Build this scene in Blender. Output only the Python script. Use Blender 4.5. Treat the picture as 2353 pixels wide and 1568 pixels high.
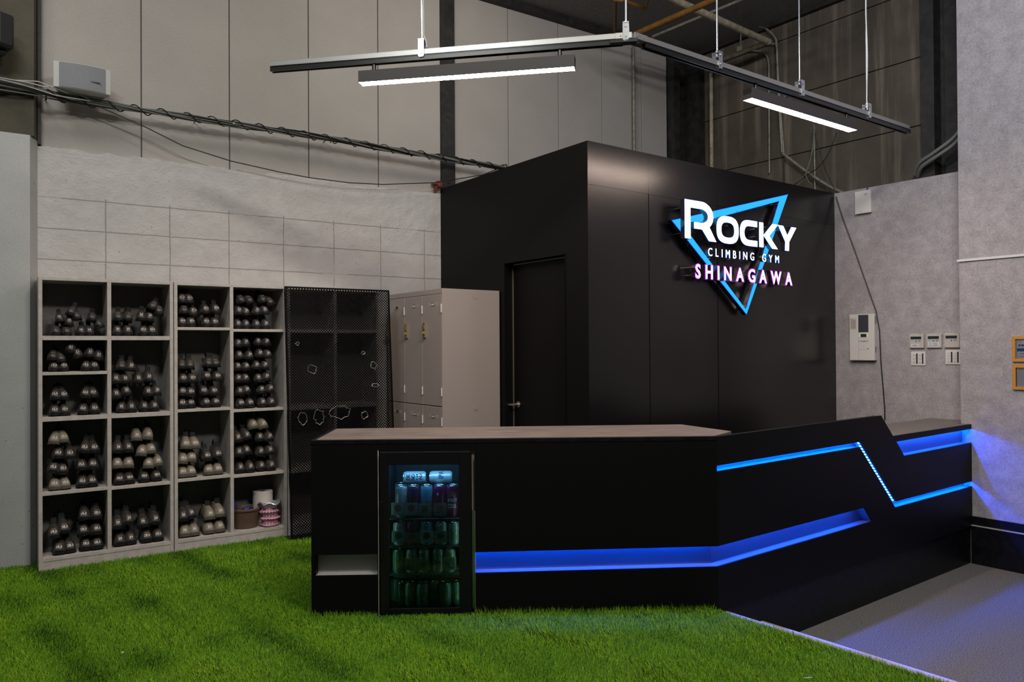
import bpy, bmesh, math, random
import numpy as np
from math import sin, cos, pi, radians, degrees, sqrt, atan2
from mathutils import Vector, Matrix
from mathutils.bvhtree import BVHTree

for o in list(bpy.data.objects):
    bpy.data.objects.remove(o, do_unlink=True)
S = bpy.context.scene
COL = S.collection
random.seed(7)

# ------------------------------------------------------------------ camera
FPX, PITCH, ROLL, EYE = 1726.7, radians(.452), radians(.3555), 1.4
_F = Vector((0, cos(PITCH), sin(PITCH)))
_U0 = Vector((0, -sin(PITCH), cos(PITCH)))
_X0 = Vector((1, 0, 0))
CX = cos(ROLL) * _X0 - sin(ROLL) * _U0
CU = sin(ROLL) * _X0 + cos(ROLL) * _U0
CAMPOS = Vector((0, 0, EYE))
cd = bpy.data.cameras.new('camera')
cam = bpy.data.objects.new('camera', cd)
COL.objects.link(cam)
cam.matrix_world = Matrix((
    (CX.x, CU.x, -_F.x, 0), (CX.y, CU.y, -_F.y, 0), (CX.z, CU.z, -_F.z, EYE), (0, 0, 0, 1)))
cd.sensor_width = 36
cd.lens = FPX / 2353 * 36
cd.clip_start = .05
S.camera = cam

# ------------------------------------------------------------------ world, exposure
w = bpy.data.worlds.new('world')
S.world = w
w.use_nodes = True
bg = w.node_tree.nodes['Background']
bg.inputs[0].default_value = (.80, .86, 1, 1)
bg.inputs[1].default_value = .016
S.view_settings.view_transform = 'Standard'
S.view_settings.look = 'None'
S.view_settings.exposure = 0.0
S.view_settings.gamma = 1
S.view_settings.use_curve_mapping = False
LAMP = 92.0       # two linear lamps on the track
LED = 360.0        # blue strips in the counter


def area(name, loc, aim, size, power, color):
    l = bpy.data.lights.new(name, 'AREA')
    l.shape = 'RECTANGLE'
    l.size, l.size_y = size
    l.energy = power
    l.color = color
    o = bpy.data.objects.new(name, l)
    COL.objects.link(o)
    o.location = loc
    o.rotation_euler = (Vector(aim) - Vector(loc)).to_track_quat('-Z', 'Y').to_euler()
    return o


# lamps of the hall, hung under the ceiling outside the picture
area('hall_lamp', (-2.6, 3.4, 4.6), (-2.3, 5.2, 2.6), (1.2, .12), 17, (1, .93, .87))
area('hall_lamp', (-.2, 5.3, 4.62), (-.2, 6.6, 2.6), (1.2, .12), 14, (1, .90, .82))
area('hall_lamp', (-1.6, 1.2, 4.6), (-1.4, 3.2, 0), (1.2, .3), 62, (.98, .99, .96))
area('hall_lamp', (1.3, 1.2, 4.6), (1.2, 3.4, 0), (1.2, .3), 110, (1, .95, .84))
area('hall_lamp', (2.2, 3.9, 4.6), (3.8, 5.9, 2.4), (1.2, .3), 34, (.84, .84, 1))


# ------------------------------------------------------------------ frames (survey)
def D(az):
    a = radians(az)
    return Vector((sin(a), cos(a), 0))


class Fr:
    """a vertical plane: x to the right along it, y into it, z up"""
    def __init__(s, o, az):
        s.o = Vector((o[0], o[1], 0)); s.az = az
        s.x = D(az); s.y = D(az - 90)
        s.rz = radians(90 - az)

    def w(s, x, y, z):
        return s.o + s.x * x + s.y * y + Vector((0, 0, z))

    def hit(s, u, v, y=0):
        d = _F * FPX + CX * (u - 1176.5) - CU * (v - 784)
        P0 = s.o + s.y * y
        P = CAMPOS + d * (s.y.dot(P0 - CAMPOS) / s.y.dot(d))
        return (P - s.o).dot(s.x), P.z

    def at(s, x, y):
        return Fr(s.w(x, y, 0), s.az)


AZR, AZW = 53.3, 56.1
FW = Fr((-2.985, 4.742), AZW)                  # shelf fronts, back wall
FB = Fr((.527, 5.175), AZR)                    # booth, sign side
FD = Fr((.527, 5.175), AZR + 90)               # booth, door side
FF = Fr((-1.053, 3.926), 88.15)                # counter front
FS = Fr((1.085, 3.995), AZR)                   # counter side
FQ = Fr(tuple(FB.w(3.127, 0, 0))[:2], AZR + 90)   # papered wall
FP = Fr(tuple(FB.w(2.838, 0, 0))[:2], AZR + 90)   # papered pier
FK = Fr(tuple(FB.w(3.30, 0, 0))[:2], AZR + 90)    # dark concrete wall


# ------------------------------------------------------------------ materials
def nt(m):
    return m.node_tree.nodes, m.node_tree.links


def mat(name, c=(.5, .5, .5), r=.5, metal=0, spec=.5, emit=None, es=0, noise=0, nscale=40, bump=0, bscale=200, c2=None, coat=0):
    m = bpy.data.materials.new(name)
    m.use_nodes = True
    N, L = nt(m)
    b = N['Principled BSDF']
    b.inputs['Base Color'].default_value = (*c, 1)
    b.inputs['Roughness'].default_value = r
    b.inputs['Metallic'].default_value = metal
    b.inputs['Specular IOR Level'].default_value = spec
    b.inputs['Coat Weight'].default_value = coat
    if emit:
        b.inputs['Emission Color'].default_value = (*emit, 1)
        b.inputs['Emission Strength'].default_value = es
    if noise or c2 or bump:
        tc = N.new('ShaderNodeTexCoord')
    if noise or c2:
        n = N.new('ShaderNodeTexNoise')
        n.inputs['Scale'].default_value = nscale
        n.inputs['Detail'].default_value = 6
        n.inputs['Roughness'].default_value = .65
        L.new(tc.outputs['Object'], n.inputs['Vector'])
        cr = N.new('ShaderNodeValToRGB')
        d = c2 or tuple(x * (1 - noise) for x in c)
        hi = tuple(min(1, x * (1 + noise)) for x in c) if not c2 else c
        cr.color_ramp.elements[0].position = .35
        cr.color_ramp.elements[1].position = .65
        cr.color_ramp.elements[0].color = (*d, 1)
        cr.color_ramp.elements[1].color = (*hi, 1)
        L.new(n.outputs['Fac'], cr.inputs['Fac'])
        L.new(cr.outputs['Color'], b.inputs['Base Color'])
    if bump:
        n2 = N.new('ShaderNodeTexNoise')
        n2.inputs['Scale'].default_value = bscale
        n2.inputs['Detail'].default_value = 5
        L.new(tc.outputs['Object'], n2.inputs['Vector'])
        bp = N.new('ShaderNodeBump')
        bp.inputs['Strength'].default_value = bump
        bp.inputs['Distance'].default_value = .004
        L.new(n2.outputs['Fac'], bp.inputs['Height'])
        L.new(bp.outputs['Normal'], b.inputs['Normal'])
    return m


def emat(name, c, s):
    m = bpy.data.materials.new(name)
    m.use_nodes = True
    N, L = nt(m)
    N.remove(N['Principled BSDF'])
    e = N.new('ShaderNodeEmission')
    e.inputs[0].default_value = (*c, 1)
    e.inputs[1].default_value = s
    L.new(e.outputs[0], N['Material Output'].inputs[0])
    return m


def xz_vector(N, L):
    tc = N.new('ShaderNodeTexCoord')
    sp = N.new('ShaderNodeSeparateXYZ')
    cb = N.new('ShaderNodeCombineXYZ')
    L.new(tc.outputs['Object'], sp.inputs[0])
    L.new(sp.outputs['X'], cb.inputs['X'])
    L.new(sp.outputs['Z'], cb.inputs['Y'])
    return tc, sp, cb


def math_node(N, L, op, a, b=None, c=None):
    n = N.new('ShaderNodeMath')
    n.operation = op
    for i, v in enumerate((a, b, c)):
        if v is None:
            continue
        if isinstance(v, (int, float)):
            n.inputs[i].default_value = v
        else:
            L.new(v, n.inputs[i])
    return n.outputs[0]


def noise_node(N, L, vec, scale, detail=5, rough=.6):
    n = N.new('ShaderNodeTexNoise')
    n.inputs['Scale'].default_value = scale
    n.inputs['Detail'].default_value = detail
    n.inputs['Roughness'].default_value = rough
    L.new(vec, n.inputs['Vector'])
    return n.outputs['Fac']


def ramp(N, L, fac, stops):
    cr = N.new('ShaderNodeValToRGB')
    e = cr.color_ramp.elements
    while len(e) < len(stops):
        e.new(.5)
    for el, (p, c) in zip(e, stops):
        el.position = p
        el.color = (*c, 1) if len(c) == 3 else c
    L.new(fac, cr.inputs['Fac'])
    return cr.outputs['Color']


def mix_rgb(N, L, fac, a, b, mode='MIX'):
    n = N.new('ShaderNodeMix')
    n.data_type = 'RGBA'
    n.blend_type = mode
    for i, v in ((0, fac), (6, a), (7, b)):
        if isinstance(v, (int, float)):
            n.inputs[i].default_value = v
        elif isinstance(v, tuple):
            n.inputs[i].default_value = (*v, 1)
        else:
            L.new(v, n.inputs[i])
    return n.outputs[2]


def bump_node(N, L, h, strength, dist, prev=None):
    b = N.new('ShaderNodeBump')
    b.inputs['Strength'].default_value = strength
    b.inputs['Distance'].default_value = dist
    L.new(h, b.inputs['Height'])
    if prev:
        L.new(prev, b.inputs['Normal'])
    return b.outputs['Normal']


def m_block():
    m = mat('painted_block', (.62, .62, .61), .62)
    N, L = nt(m); b = N['Principled BSDF']
    tc, sp, cb = xz_vector(N, L)
    ns = noise_node(N, L, cb.outputs[0], 9, 3)
    # joint wobble
    wob = N.new('ShaderNodeVectorMath'); wob.operation = 'ADD'
    off = N.new('ShaderNodeCombineXYZ')
    L.new(math_node(N, L, 'MULTIPLY_ADD', ns, .012, -.006 - .406 + .415 * 3), off.inputs['X'])
    L.new(math_node(N, L, 'MULTIPLY_ADD', ns, .012, -.006 - .12 + .21), off.inputs['Y'])
    L.new(cb.outputs[0], wob.inputs[0]); L.new(off.outputs[0], wob.inputs[1])
    br = N.new('ShaderNodeTexBrick')
    br.offset = 0
    br.inputs['Scale'].default_value = 1
    br.inputs['Brick Width'].default_value = .415
    br.inputs['Row Height'].default_value = .21
    br.inputs['Mortar Size'].default_value = .0035
    br.inputs['Mortar Smooth'].default_value = .3
    L.new(wob.outputs[0], br.inputs['Vector'])
    low = math_node(N, L, 'LESS_THAN', sp.outputs['Z'], 2.45)
    joint = math_node(N, L, 'MULTIPLY', br.outputs['Fac'], low)
    patch = math_node(N, L, 'GREATER_THAN', noise_node(N, L, cb.outputs[0], 2.3, 2), .40)
    joint = math_node(N, L, 'MULTIPLY', joint, math_node(N, L, 'MULTIPLY_ADD', patch, .75, .25))
    f1 = noise_node(N, L, tc.outputs['Object'], 60, 6)
    f2 = noise_node(N, L, tc.outputs['Object'], 7, 5)
    pits = math_node(N, L, 'GREATER_THAN', noise_node(N, L, tc.outputs['Object'], 34, 2), .735)
    base = ramp(N, L, f2, [(.3, (.50, .49, .48)), (.7, (.57, .56, .55))])
    col = mix_rgb(N, L, math_node(N, L, 'MULTIPLY', joint, .55), base, (.16, .15, .14))
    col = mix_rgb(N, L, math_node(N, L, 'MULTIPLY', pits, .55), col, (.2, .19, .18))
    L.new(col, b.inputs['Base Color'])
    n1 = bump_node(N, L, f1, .75, .006)
    inv = math_node(N, L, 'SUBTRACT', 1, joint)
    n2 = bump_node(N, L, inv, .9, .008, n1)
    n3 = bump_node(N, L, math_node(N, L, 'SUBTRACT', 1, pits), .6, .006, n2)
    n4 = bump_node(N, L, f2, .55, .03, n3)
    L.new(n4, b.inputs['Normal'])
    return m


def m_concrete(name, a, c, r=.8, streak=.0, big=1.2, bumps=.3, pit=None):
    m = mat(name, a, r)
    N, L = nt(m); b = N['Principled BSDF']
    tc, sp, cb = xz_vector(N, L)
    f1 = noise_node(N, L, tc.outputs['Object'], big, 7, .6)
    f2 = noise_node(N, L, tc.outputs['Object'], 90, 4)
    col = ramp(N, L, f1, [(.32, a), (.68, c)])
    if streak:
        mp = N.new('ShaderNodeMapping')
        mp.inputs['Scale'].default_value = (9, 9, .45)
        L.new(tc.outputs['Object'], mp.inputs[0])
        fs = noise_node(N, L, mp.outputs[0], 1.0, 6, .62)
        col = mix_rgb(N, L, ramp(N, L, fs, [(.5, (0, 0, 0)), (.75, (streak,) * 3)]), col, tuple(min(1, x * 2.6 + .03) for x in c))
    col = mix_rgb(N, L, .18, col, ramp(N, L, f2, [(.3, tuple(x * .6 for x in a)), (.7, tuple(min(1, x * 1.3) for x in c))]))
    if pit:
        p = math_node(N, L, 'GREATER_THAN', noise_node(N, L, tc.outputs['Object'], pit, 2), .72)
        col = mix_rgb(N, L, math_node(N, L, 'MULTIPLY', p, .7), col, tuple(x * .25 for x in a))
    L.new(col, b.inputs['Base Color'])
    L.new(bump_node(N, L, f2, bumps, .003), b.inputs['Normal'])
    return m


def m_paper():
    m = mat('mottled_wallpaper', (.4, .38, .38), .6)
    N, L = nt(m); b = N['Principled BSDF']
    tc = N.new('ShaderNodeTexCoord')
    f1 = noise_node(N, L, tc.outputs['Object'], 9, 8, .72)
    f2 = noise_node(N, L, tc.outputs['Object'], 70, 4, .6)
    a = ramp(N, L, f1, [(.34, (.255, .23, .242)), (.5, (.35, .32, .333)), (.66, (.47, .435, .45))])
    a = mix_rgb(N, L, .3, a, ramp(N, L, f2, [(.3, (.2, .19, .19)), (.7, (.66, .64, .64))]))
    L.new(a, b.inputs['Base Color'])
    L.new(bump_node(N, L, f2, .15, .002), b.inputs['Normal'])
    return m


def m_carpet():
    m = mat('speckled_carpet', (.12, .11, .11), .95, spec=.2)
    N, L = nt(m); b = N['Principled BSDF']
    tc = N.new('ShaderNodeTexCoord')
    f = noise_node(N, L, tc.outputs['Object'], 170, 3, .8)
    g = noise_node(N, L, tc.outputs['Object'], 2.2, 4)
    a = ramp(N, L, f, [(.30, (.035, .033, .031)), (.52, (.15, .143, .135)), (.70, (.50, .48, .45))])
    a = mix_rgb(N, L, ramp(N, L, g, [(.4, (0, 0, 0)), (.75, (.35, .35, .35))]), a, (.18, .165, .14))
    L.new(a, b.inputs['Base Color'])
    L.new(bump_node(N, L, f, .5, .004), b.inputs['Normal'])
    return m


def m_grain(name, a, c, r=.35):
    m = mat(name, a, r)
    N, L = nt(m); b = N['Principled BSDF']
    tc = N.new('ShaderNodeTexCoord')
    mp = N.new('ShaderNodeMapping'); mp.inputs['Scale'].default_value = (1, 5, 5)
    L.new(tc.outputs['Object'], mp.inputs[0])
    f = noise_node(N, L, mp.outputs[0], 6, 8, .7)
    L.new(ramp(N, L, f, [(.35, a), (.65, c)]), b.inputs['Base Color'])
    return m


def m_perf():
    m = mat('perforated_black_metal', (.003, .003, .0035), .45, spec=.1)
    N, L = nt(m); b = N['Principled BSDF']
    tc = N.new('ShaderNodeTexCoord')
    sp = N.new('ShaderNodeSeparateXYZ'); L.new(tc.outputs['Object'], sp.inputs[0])
    k = 1 / .0215
    u = math_node(N, L, 'MULTIPLY', math_node(N, L, 'ADD', sp.outputs['X'], sp.outputs['Z']), k)
    v = math_node(N, L, 'MULTIPLY', math_node(N, L, 'SUBTRACT', sp.outputs['X'], sp.outputs['Z']), k)
    fu = math_node(N, L, 'SUBTRACT', math_node(N, L, 'FRACT', math_node(N, L, 'ADD', u, 100)), .5)
    fv = math_node(N, L, 'SUBTRACT', math_node(N, L, 'FRACT', math_node(N, L, 'ADD', v, 100)), .5)
    d = math_node(N, L, 'SQRT', math_node(N, L, 'ADD', math_node(N, L, 'MULTIPLY', fu, fu), math_node(N, L, 'MULTIPLY', fv, fv)))
    hole = math_node(N, L, 'LESS_THAN', d, .33)
    # the rim of the sheet is unpunched
    ex = math_node(N, L, 'LESS_THAN', math_node(N, L, 'ABSOLUTE', math_node(N, L, 'SUBTRACT', sp.outputs['X'], .42)), .408)
    ez = math_node(N, L, 'LESS_THAN', math_node(N, L, 'ABSOLUTE', math_node(N, L, 'SUBTRACT', sp.outputs['Z'], .932)), .92)
    hole = math_node(N, L, 'MULTIPLY', hole, math_node(N, L, 'MULTIPLY', ex, ez))
    L.new(math_node(N, L, 'SUBTRACT', 1, hole), b.inputs['Alpha'])
    return m


def m_glass(name, tint, refl=.9):
    m = bpy.data.materials.new(name); m.use_nodes = True
    N, L = nt(m); N.remove(N['Principled BSDF'])
    t = N.new('ShaderNodeBsdfTransparent'); t.inputs[0].default_value = (*tint, 1)
    g = N.new('ShaderNodeBsdfGlossy'); g.inputs['Roughness'].default_value = .02
    g.inputs[0].default_value = (refl, refl, refl, 1)
    f = N.new('ShaderNodeFresnel'); f.inputs[0].default_value = 1.5
    mx = N.new('ShaderNodeMixShader')
    L.new(f.outputs[0], mx.inputs[0]); L.new(t.outputs[0], mx.inputs[1]); L.new(g.outputs[0], mx.inputs[2])
    L.new(mx.outputs[0], N['Material Output'].inputs[0])
    return m


def m_grass():
    m = mat('turf_blade', (.1, .3, .02), .6, spec=.16)
    N, L = nt(m); b = N['Principled BSDF']
    at = N.new('ShaderNodeAttribute'); at.attribute_name = 'tint'
    c = ramp(N, L, at.outputs['Fac'], [(0, (.022, .080, .002)), (.45, (.090, .235, .005)), (.8, (.20, .39, .012)), (1, (.36, .50, .04))])
    L.new(c, b.inputs['Base Color'])
    b.inputs['Subsurface Weight'].default_value = 0
    return m


M = dict(
    block=m_block(),
    alc=m_concrete('pale_concrete_panel', (.37, .35, .325), (.45, .428, .40), .8, 0, 1.1, .08),
    column=m_concrete('dark_raw_concrete', (.055, .05, .036), (.11, .10, .072), .85, 0, 2.5, .6, 38),
    dark=m_concrete('sooty_concrete', (.045, .038, .028), (.12, .10, .075), .8, .7, 1.5, .4),
    paint=m_concrete('painted_concrete', (.42, .43, .425), (.50, .51, .505), .55, 0, 3, .25, 30),
    steel_dark=mat('sooty_steel', (.02, .019, .017), .6, noise=.5, nscale=12),
    ceil=mat('dark_ceiling_board', (.24, .235, .23), .9, noise=.15, nscale=30),
    paper=m_paper(),
    carpet=m_carpet(),
    booth=mat('black_laminate', (.006, .0055, .006), .25, spec=.62),
    blackpanel=mat('matt_black_laminate', (.0045, .0045, .005), .5, spec=.16),
    blackgloss=mat('scuffed_black_paint', (.005, .005, .007), .42, spec=.3, noise=.6, nscale=18, bump=.25, bscale=60),
    stone=m_grain('brown_stone_laminate', (.13, .105, .092), (.25, .205, .183), .45),
    stone2=m_grain('grey_stone_laminate', (.11, .095, .085), (.19, .165, .15), .4),
    recess=mat('grey_recess_paint', (.42, .41, .40), .6),
    slot=mat('grey_slot_lining', (.13, .15, .18), .5),
    white=mat('white_paint', (.72, .72, .72), .45),
    plastic=mat('white_plastic', (.72, .70, .66), .4),
    plastic2=mat('cream_plastic', (.55, .51, .46), .4),
    grey=mat('grey_plastic', (.30, .31, .32), .5),
    dgrey=mat('dark_grey_plastic', (.055, .055, .07), .35),
    lcd=mat('lcd_panel', (.03, .04, .045), .15),
    mark=mat('grey_print', (.10, .10, .11), .6),
    mark2=mat('pale_grey_print', (.30, .29, .28), .6),
    shelfwood=mat('grey_ash_board', (.52, .485, .455), .55, noise=.12, nscale=22, bump=.05),
    shelfback=mat('grey_back_board', (.19, .185, .18), .7, noise=.12, nscale=60),
    locker=mat('grey_beige_enamel', (.385, .335, .315), .42, noise=.03, nscale=200, bump=.06, bscale=400),
    brass=mat('aged_brass', (.55, .45, .28), .35, metal=.8),
    chrome=mat('bright_zinc', (.70, .74, .80), .25, metal=.95),
    alu=mat('brushed_aluminium', (.42, .42, .41), .38, metal=.75),
    nickel=mat('satin_nickel', (.60, .54, .46), .35, metal=.85),
    railblack=mat('black_rail', (.012, .012, .013), .3),
    lampbody=mat('dark_lamp_body', (.045, .04, .04), .55),
    lamp=emat('lamp_diffuser', (1, .77, .65), LAMP),
    led=emat('blue_led', (.0, .085, 1), LED),
    slotglow=emat('blue_slot_glow', (.0, .10, 1), 2.2),  # dim emission standing in for the blue glow inside the slit
    leddot=emat('led_chip', (.12, .42, 1), 9),
    signwhite=emat('sign_white_face', (.86, .95, 1), 3.2),
    signcyan=emat('sign_cyan_face', (.035, .46, 1), 1.15),
    signblue=emat('sign_blue_edge', (.0, .12, 1), .85),
    signmag=emat('sign_magenta_edge', (.50, .03, .80), 1.6),
    signside=mat('polished_sign_side', (.16, .15, .15), .22, metal=.9),
    cable=mat('black_cable', (.008, .008, .008), .45),
    cable2=mat('grey_cable', (.16, .165, .15), .5),
    cable3=mat('white_cable', (.6, .6, .58), .45),
    pipe=mat('galvanised_conduit', (.26, .25, .21), .5, metal=.3, noise=.3, nscale=20),
    pipew=mat('dusty_white_pipe', (.36, .32, .22), .7, noise=.3, nscale=16),
    orange=mat('ochre_pipe', (.20, .095, .015), .6, noise=.25, nscale=14),
    rust=mat('rusty_red_iron', (.18, .035, .02), .5, noise=.3),
    goldwood=mat('honey_wood_frame', (.58, .27, .04), .45, noise=.12, nscale=60),
    print_white=mat('white_paper', (.74, .76, .82), .6),
    print_blue=mat('blue_print', (.015, .17, .42), .5),
    ink=mat('dark_print', (.02, .02, .03), .6),
    navy=mat('navy_print', (.03, .06, .14), .6),
    redink=mat('red_print', (.2, .03, .04), .6),
    shoe=mat('black_shoe_leather', (.062, .056, .052), .36, noise=.35, nscale=60, bump=.15),
    shoet=mat('taupe_shoe_leather', (.27, .24, .19), .55, noise=.15, nscale=60, bump=.15),
    rubber=mat('black_rubber', (.010, .010, .011), .4),
    rubbert=mat('worn_rubber', (.10, .09, .075), .6),
    lining=mat('dark_lining', (.01, .01, .012), .8),
    numw=mat('white_marker', (.80, .78, .74), .6),
    orange_mark=mat('pale_orange_marking', (.45, .30, .20), .6),
    silver_mark=mat('silver_marking', (.28, .27, .26), .45),
    bluecord=mat('blue_cord', (.01, .30, .62), .5),
    clay=mat('brown_plastic_pot', (.14, .085, .06), .5, noise=.15),
    roll=mat('paper_roll', (.72, .68, .62), .8, noise=.04),
    pink=mat('pink_fabric', (.72, .38, .50), .6),
    polybag=mat('silver_film', (.42, .42, .46), .3, metal=.4),
    bluefab=mat('blue_plastic', (.02, .035, .16), .35),
    nosing=mat('ribbed_nosing', (.66, .60, .55), .35, metal=.35),
    tread=mat('worn_tread', (.16, .14, .10), .85, noise=.3),
    soil=mat('turf_backing', (.012, .035, .006), .95),
    grass=m_grass(),
    perf=m_perf(),
    fridge=mat('fridge_black', (.006, .006, .007), .3),
    fridgein=mat('fridge_liner', (.06, .065, .07), .5),
    fridgelight=emat('fridge_lamp', (.26, .60, 1), 42),
    fridgefill=emat('fridge_fill_glow', (.55, 1, .84), 2.5),  # added fill for the lower cans, no lamp seen there
    glass=m_glass('fridge_glass', (.62, .72, .74), .8),
    acrylic=m_glass('picture_pane', (.95, .95, .97), .5),
    wire=mat('dark_wire', (.05, .055, .06), .4, metal=.5),
    lid=mat('can_aluminium', (.75, .78, .80), .25, metal=.95),
    shell=mat('cream_trim', (.72, .54, .44), .6),
    felt=mat('speaker_grille', (.22, .235, .25), .7, noise=.2, nscale=400),
    spk=mat('speaker_white', (.52, .53, .51), .5),
    spkb=mat('speaker_black', (.012, .014, .016), .55),
    green_led=emat('green_indicator', (.25, .9, .25), .8),
)


# ------------------------------------------------------------------ mesh builder
class MB:
    def __init__(s):
        s.v = []; s.f = []; s.m = []

    def add(s, vs, fs, mi=0):
        o = len(s.v)
        s.v += [tuple(p) for p in vs]
        s.f += [tuple(i + o for i in f) for f in fs]
        s.m += [mi] * len(fs)
        return s

    def box(s, x0, x1, y0, y1, z0, z1, mi=0):
        vs = [(x, y, z) for x in (x0, x1) for y in (y0, y1) for z in (z0, z1)]
        return s.add(vs, [(0, 1, 3, 2), (4, 6, 7, 5), (0, 4, 5, 1), (2, 3, 7, 6), (0, 2, 6, 4), (1, 5, 7, 3)], mi)

    def prism(s, poly, y0, y1, mi=0, face_mi=None):
        """poly in (x,z), extruded along y; the y0 face may have its own material"""
        n = len(poly)
        if sum(poly[i][0] * poly[(i + 1) % n][1] - poly[(i + 1) % n][0] * poly[i][1] for i in range(n)) < 0:
            poly = poly[::-1]
        vs = [(x, y0, z) for x, z in poly] + [(x, y1, z) for x, z in poly]
        s.add(vs, [tuple(range(n, 2 * n))[::-1]] + [((i + 1) % n, i, i + n, (i + 1) % n + n) for i in range(n)], mi)
        o = len(s.v) - 2 * n
        s.f.append(tuple(range(o, o + n))); s.m.append(mi if face_mi is None else face_mi)
        return s

    def slab(s, poly, z0, z1, mi=0):
        n = len(poly)
        if sum(poly[i][0] * poly[(i + 1) % n][1] - poly[(i + 1) % n][0] * poly[i][1] for i in range(n)) < 0:
            poly = poly[::-1]
        vs = [(x, y, z0) for x, y in poly] + [(x, y, z1) for x, y in poly]
        return s.add(vs, [tuple(range(n))[::-1], tuple(range(n, 2 * n))] + [(i, (i + 1) % n, (i + 1) % n + n, i + n) for i in range(n)], mi)

    def ringprism(s, outer, inner, y0, y1, mi=0, face_mi=None):
        """outer and inner loops with the same number of points"""
        n = len(outer)
        vs = [(x, y0, z) for x, z in outer] + [(x, y0, z) for x, z in inner] + [(x, y1, z) for x, z in outer] + [(x, y1, z) for x, z in inner]
        f = []
        for i in range(n):
            j = (i + 1) % n
            f.append((i, j, n + j, n + i))
        s.add(vs, f, mi if face_mi is None else face_mi)
        o = len(s.v) - 4 * n
        g = []
        for i in range(n):
            j = (i + 1) % n
            g += [(2 * n + j, 2 * n + i, 3 * n + i, 3 * n + j), (j, i, 2 * n + i, 2 * n + j), (n + i, n + j, 3 * n + j, 3 * n + i)]
        s.f += [tuple(k + o for k in q) for q in g]; s.m += [mi] * len(g)
        return s

    def cyl(s, p0, p1, r, n=12, r1=None, mi=0, caps=True):
        p0, p1 = Vector(p0), Vector(p1)
        a = (p1 - p0).normalized()
        t = a.orthogonal().normalized(); b = a.cross(t)
        r1 = r if r1 is None else r1
        vs = [p0 + (t * cos(2 * pi * i / n) + b * sin(2 * pi * i / n)) * r for i in range(n)]
        vs += [p1 + (t * cos(2 * pi * i / n) + b * sin(2 * pi * i / n)) * r1 for i in range(n)]
        f = [(i, (i + 1) % n, (i + 1) % n + n, i + n) for i in range(n)]
        if caps:
            f += [tuple(range(n))[::-1], tuple(range(n, 2 * n))]
        return s.add(vs, f, mi)

    def tube(s, pts, r, n=8, mi=0, closed=False):
        pts = [Vector(p) for p in pts]
        m = len(pts); vs = []
        up = None
        for i, p in enumerate(pts):
            a = (pts[(i + 1) % m] - pts[i - 1]) if closed else (pts[min(i + 1, m - 1)] - pts[max(i - 1, 0)])
            a.normalize()
            if up is None:
                up = a.orthogonal().normalized()
            else:
                up = (up - a * up.dot(a))
                up = up.normalized() if up.length > 1e-6 else a.orthogonal().normalized()
            b = a.cross(up)
            rr = r[i] if isinstance(r, (list, tuple)) else r
            vs += [p + (up * cos(2 * pi * k / n) + b * sin(2 * pi * k / n)) * rr for k in range(n)]
        f = []
        for i in range(m if closed else m - 1):
            j = (i + 1) % m
            for k in range(n):
                l = (k + 1) % n
                f.append((i * n + k, i * n + l, j * n + l, j * n + k))
        if not closed:
            f += [tuple(range(n))[::-1], tuple(range((m - 1) * n, m * n))]
        return s.add(vs, f, mi)

    def lathe(s, prof, n=24, c=(0, 0, 0), mi=0):
        vs = []
        for r, z in prof:
            vs += [(c[0] + r * cos(2 * pi * k / n), c[1] + r * sin(2 * pi * k / n), c[2] + z) for k in range(n)]
        f = []
        for i in range(len(prof) - 1):
            for k in range(n):
                l = (k + 1) % n
                f.append((i * n + k, i * n + l, (i + 1) * n + l, (i + 1) * n + k))
        if prof[0][0] > 1e-5:
            f.append(tuple(range(n))[::-1])
        if prof[-1][0] > 1e-5:
            f.append(tuple(range((len(prof) - 1) * n, len(prof) * n)))
        return s.add(vs, f, mi)

    def mesh(s, name, mats, smooth=False, weld=False):
        me = bpy.data.meshes.new(name)
        me.from_pydata(s.v, [], s.f)
        mats = mats if isinstance(mats, (list, tuple)) else [mats]
        for m in mats:
            me.materials.append(M[m] if isinstance(m, str) else m)
        me.polygons.foreach_set('material_index', s.m)
        bm = bmesh.new(); bm.from_mesh(me)
        if weld:
            bmesh.ops.remove_doubles(bm, verts=bm.verts, dist=1e-5)
        bmesh.ops.recalc_face_normals(bm, faces=bm.faces)
        bm.to_mesh(me); bm.free()
        if smooth:
            me.polygons.foreach_set('use_smooth', [True] * len(me.polygons))
            me.set_sharp_from_angle(angle=radians(smooth if smooth is not True else 40))
        me.update()
        return me


def link(name, me, parent=None, loc=None, rz=None, bevel=0):
    o = bpy.data.objects.new(name, me)
    COL.objects.link(o)
    if parent is not None:
        o.parent = parent
    if loc is not None:
        o.location = loc
    if rz is not None:
        o.rotation_euler = (0, 0, rz)
    if bevel:
        b = o.modifiers.new('bevel', 'BEVEL')
        b.width = bevel; b.segments = 2; b.limit_method = 'ANGLE'; b.angle_limit = radians(40)
    return o


def part(name, mb, mats, parent, smooth=False, bevel=0, label=None, loc=None):
    o = link(name, mb.mesh(name, mats, smooth), parent, bevel=bevel, loc=loc)
    if label:
        o['label'] = label
    return o


def tag(o, label, cat, group=None, kind=None):
    o['label'] = label
    if cat:
        o['category'] = cat
    if group:
        o['group'] = group
    if kind:
        o['kind'] = kind
    return o


def thing(name, label, cat, loc=(0, 0, 0), rz=0, group=None):
    o = bpy.data.objects.new(name, None)
    o.empty_display_size = .05
    COL.objects.link(o)
    o.location = loc
    o.rotation_euler = (0, 0, rz)
    return tag(o, label, cat, group)


def inframe(fr, name, label, cat, x=0, y=0, z=0, group=None):
    return thing(name, label, cat, fr.w(x, y, z), fr.rz, group)


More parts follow.
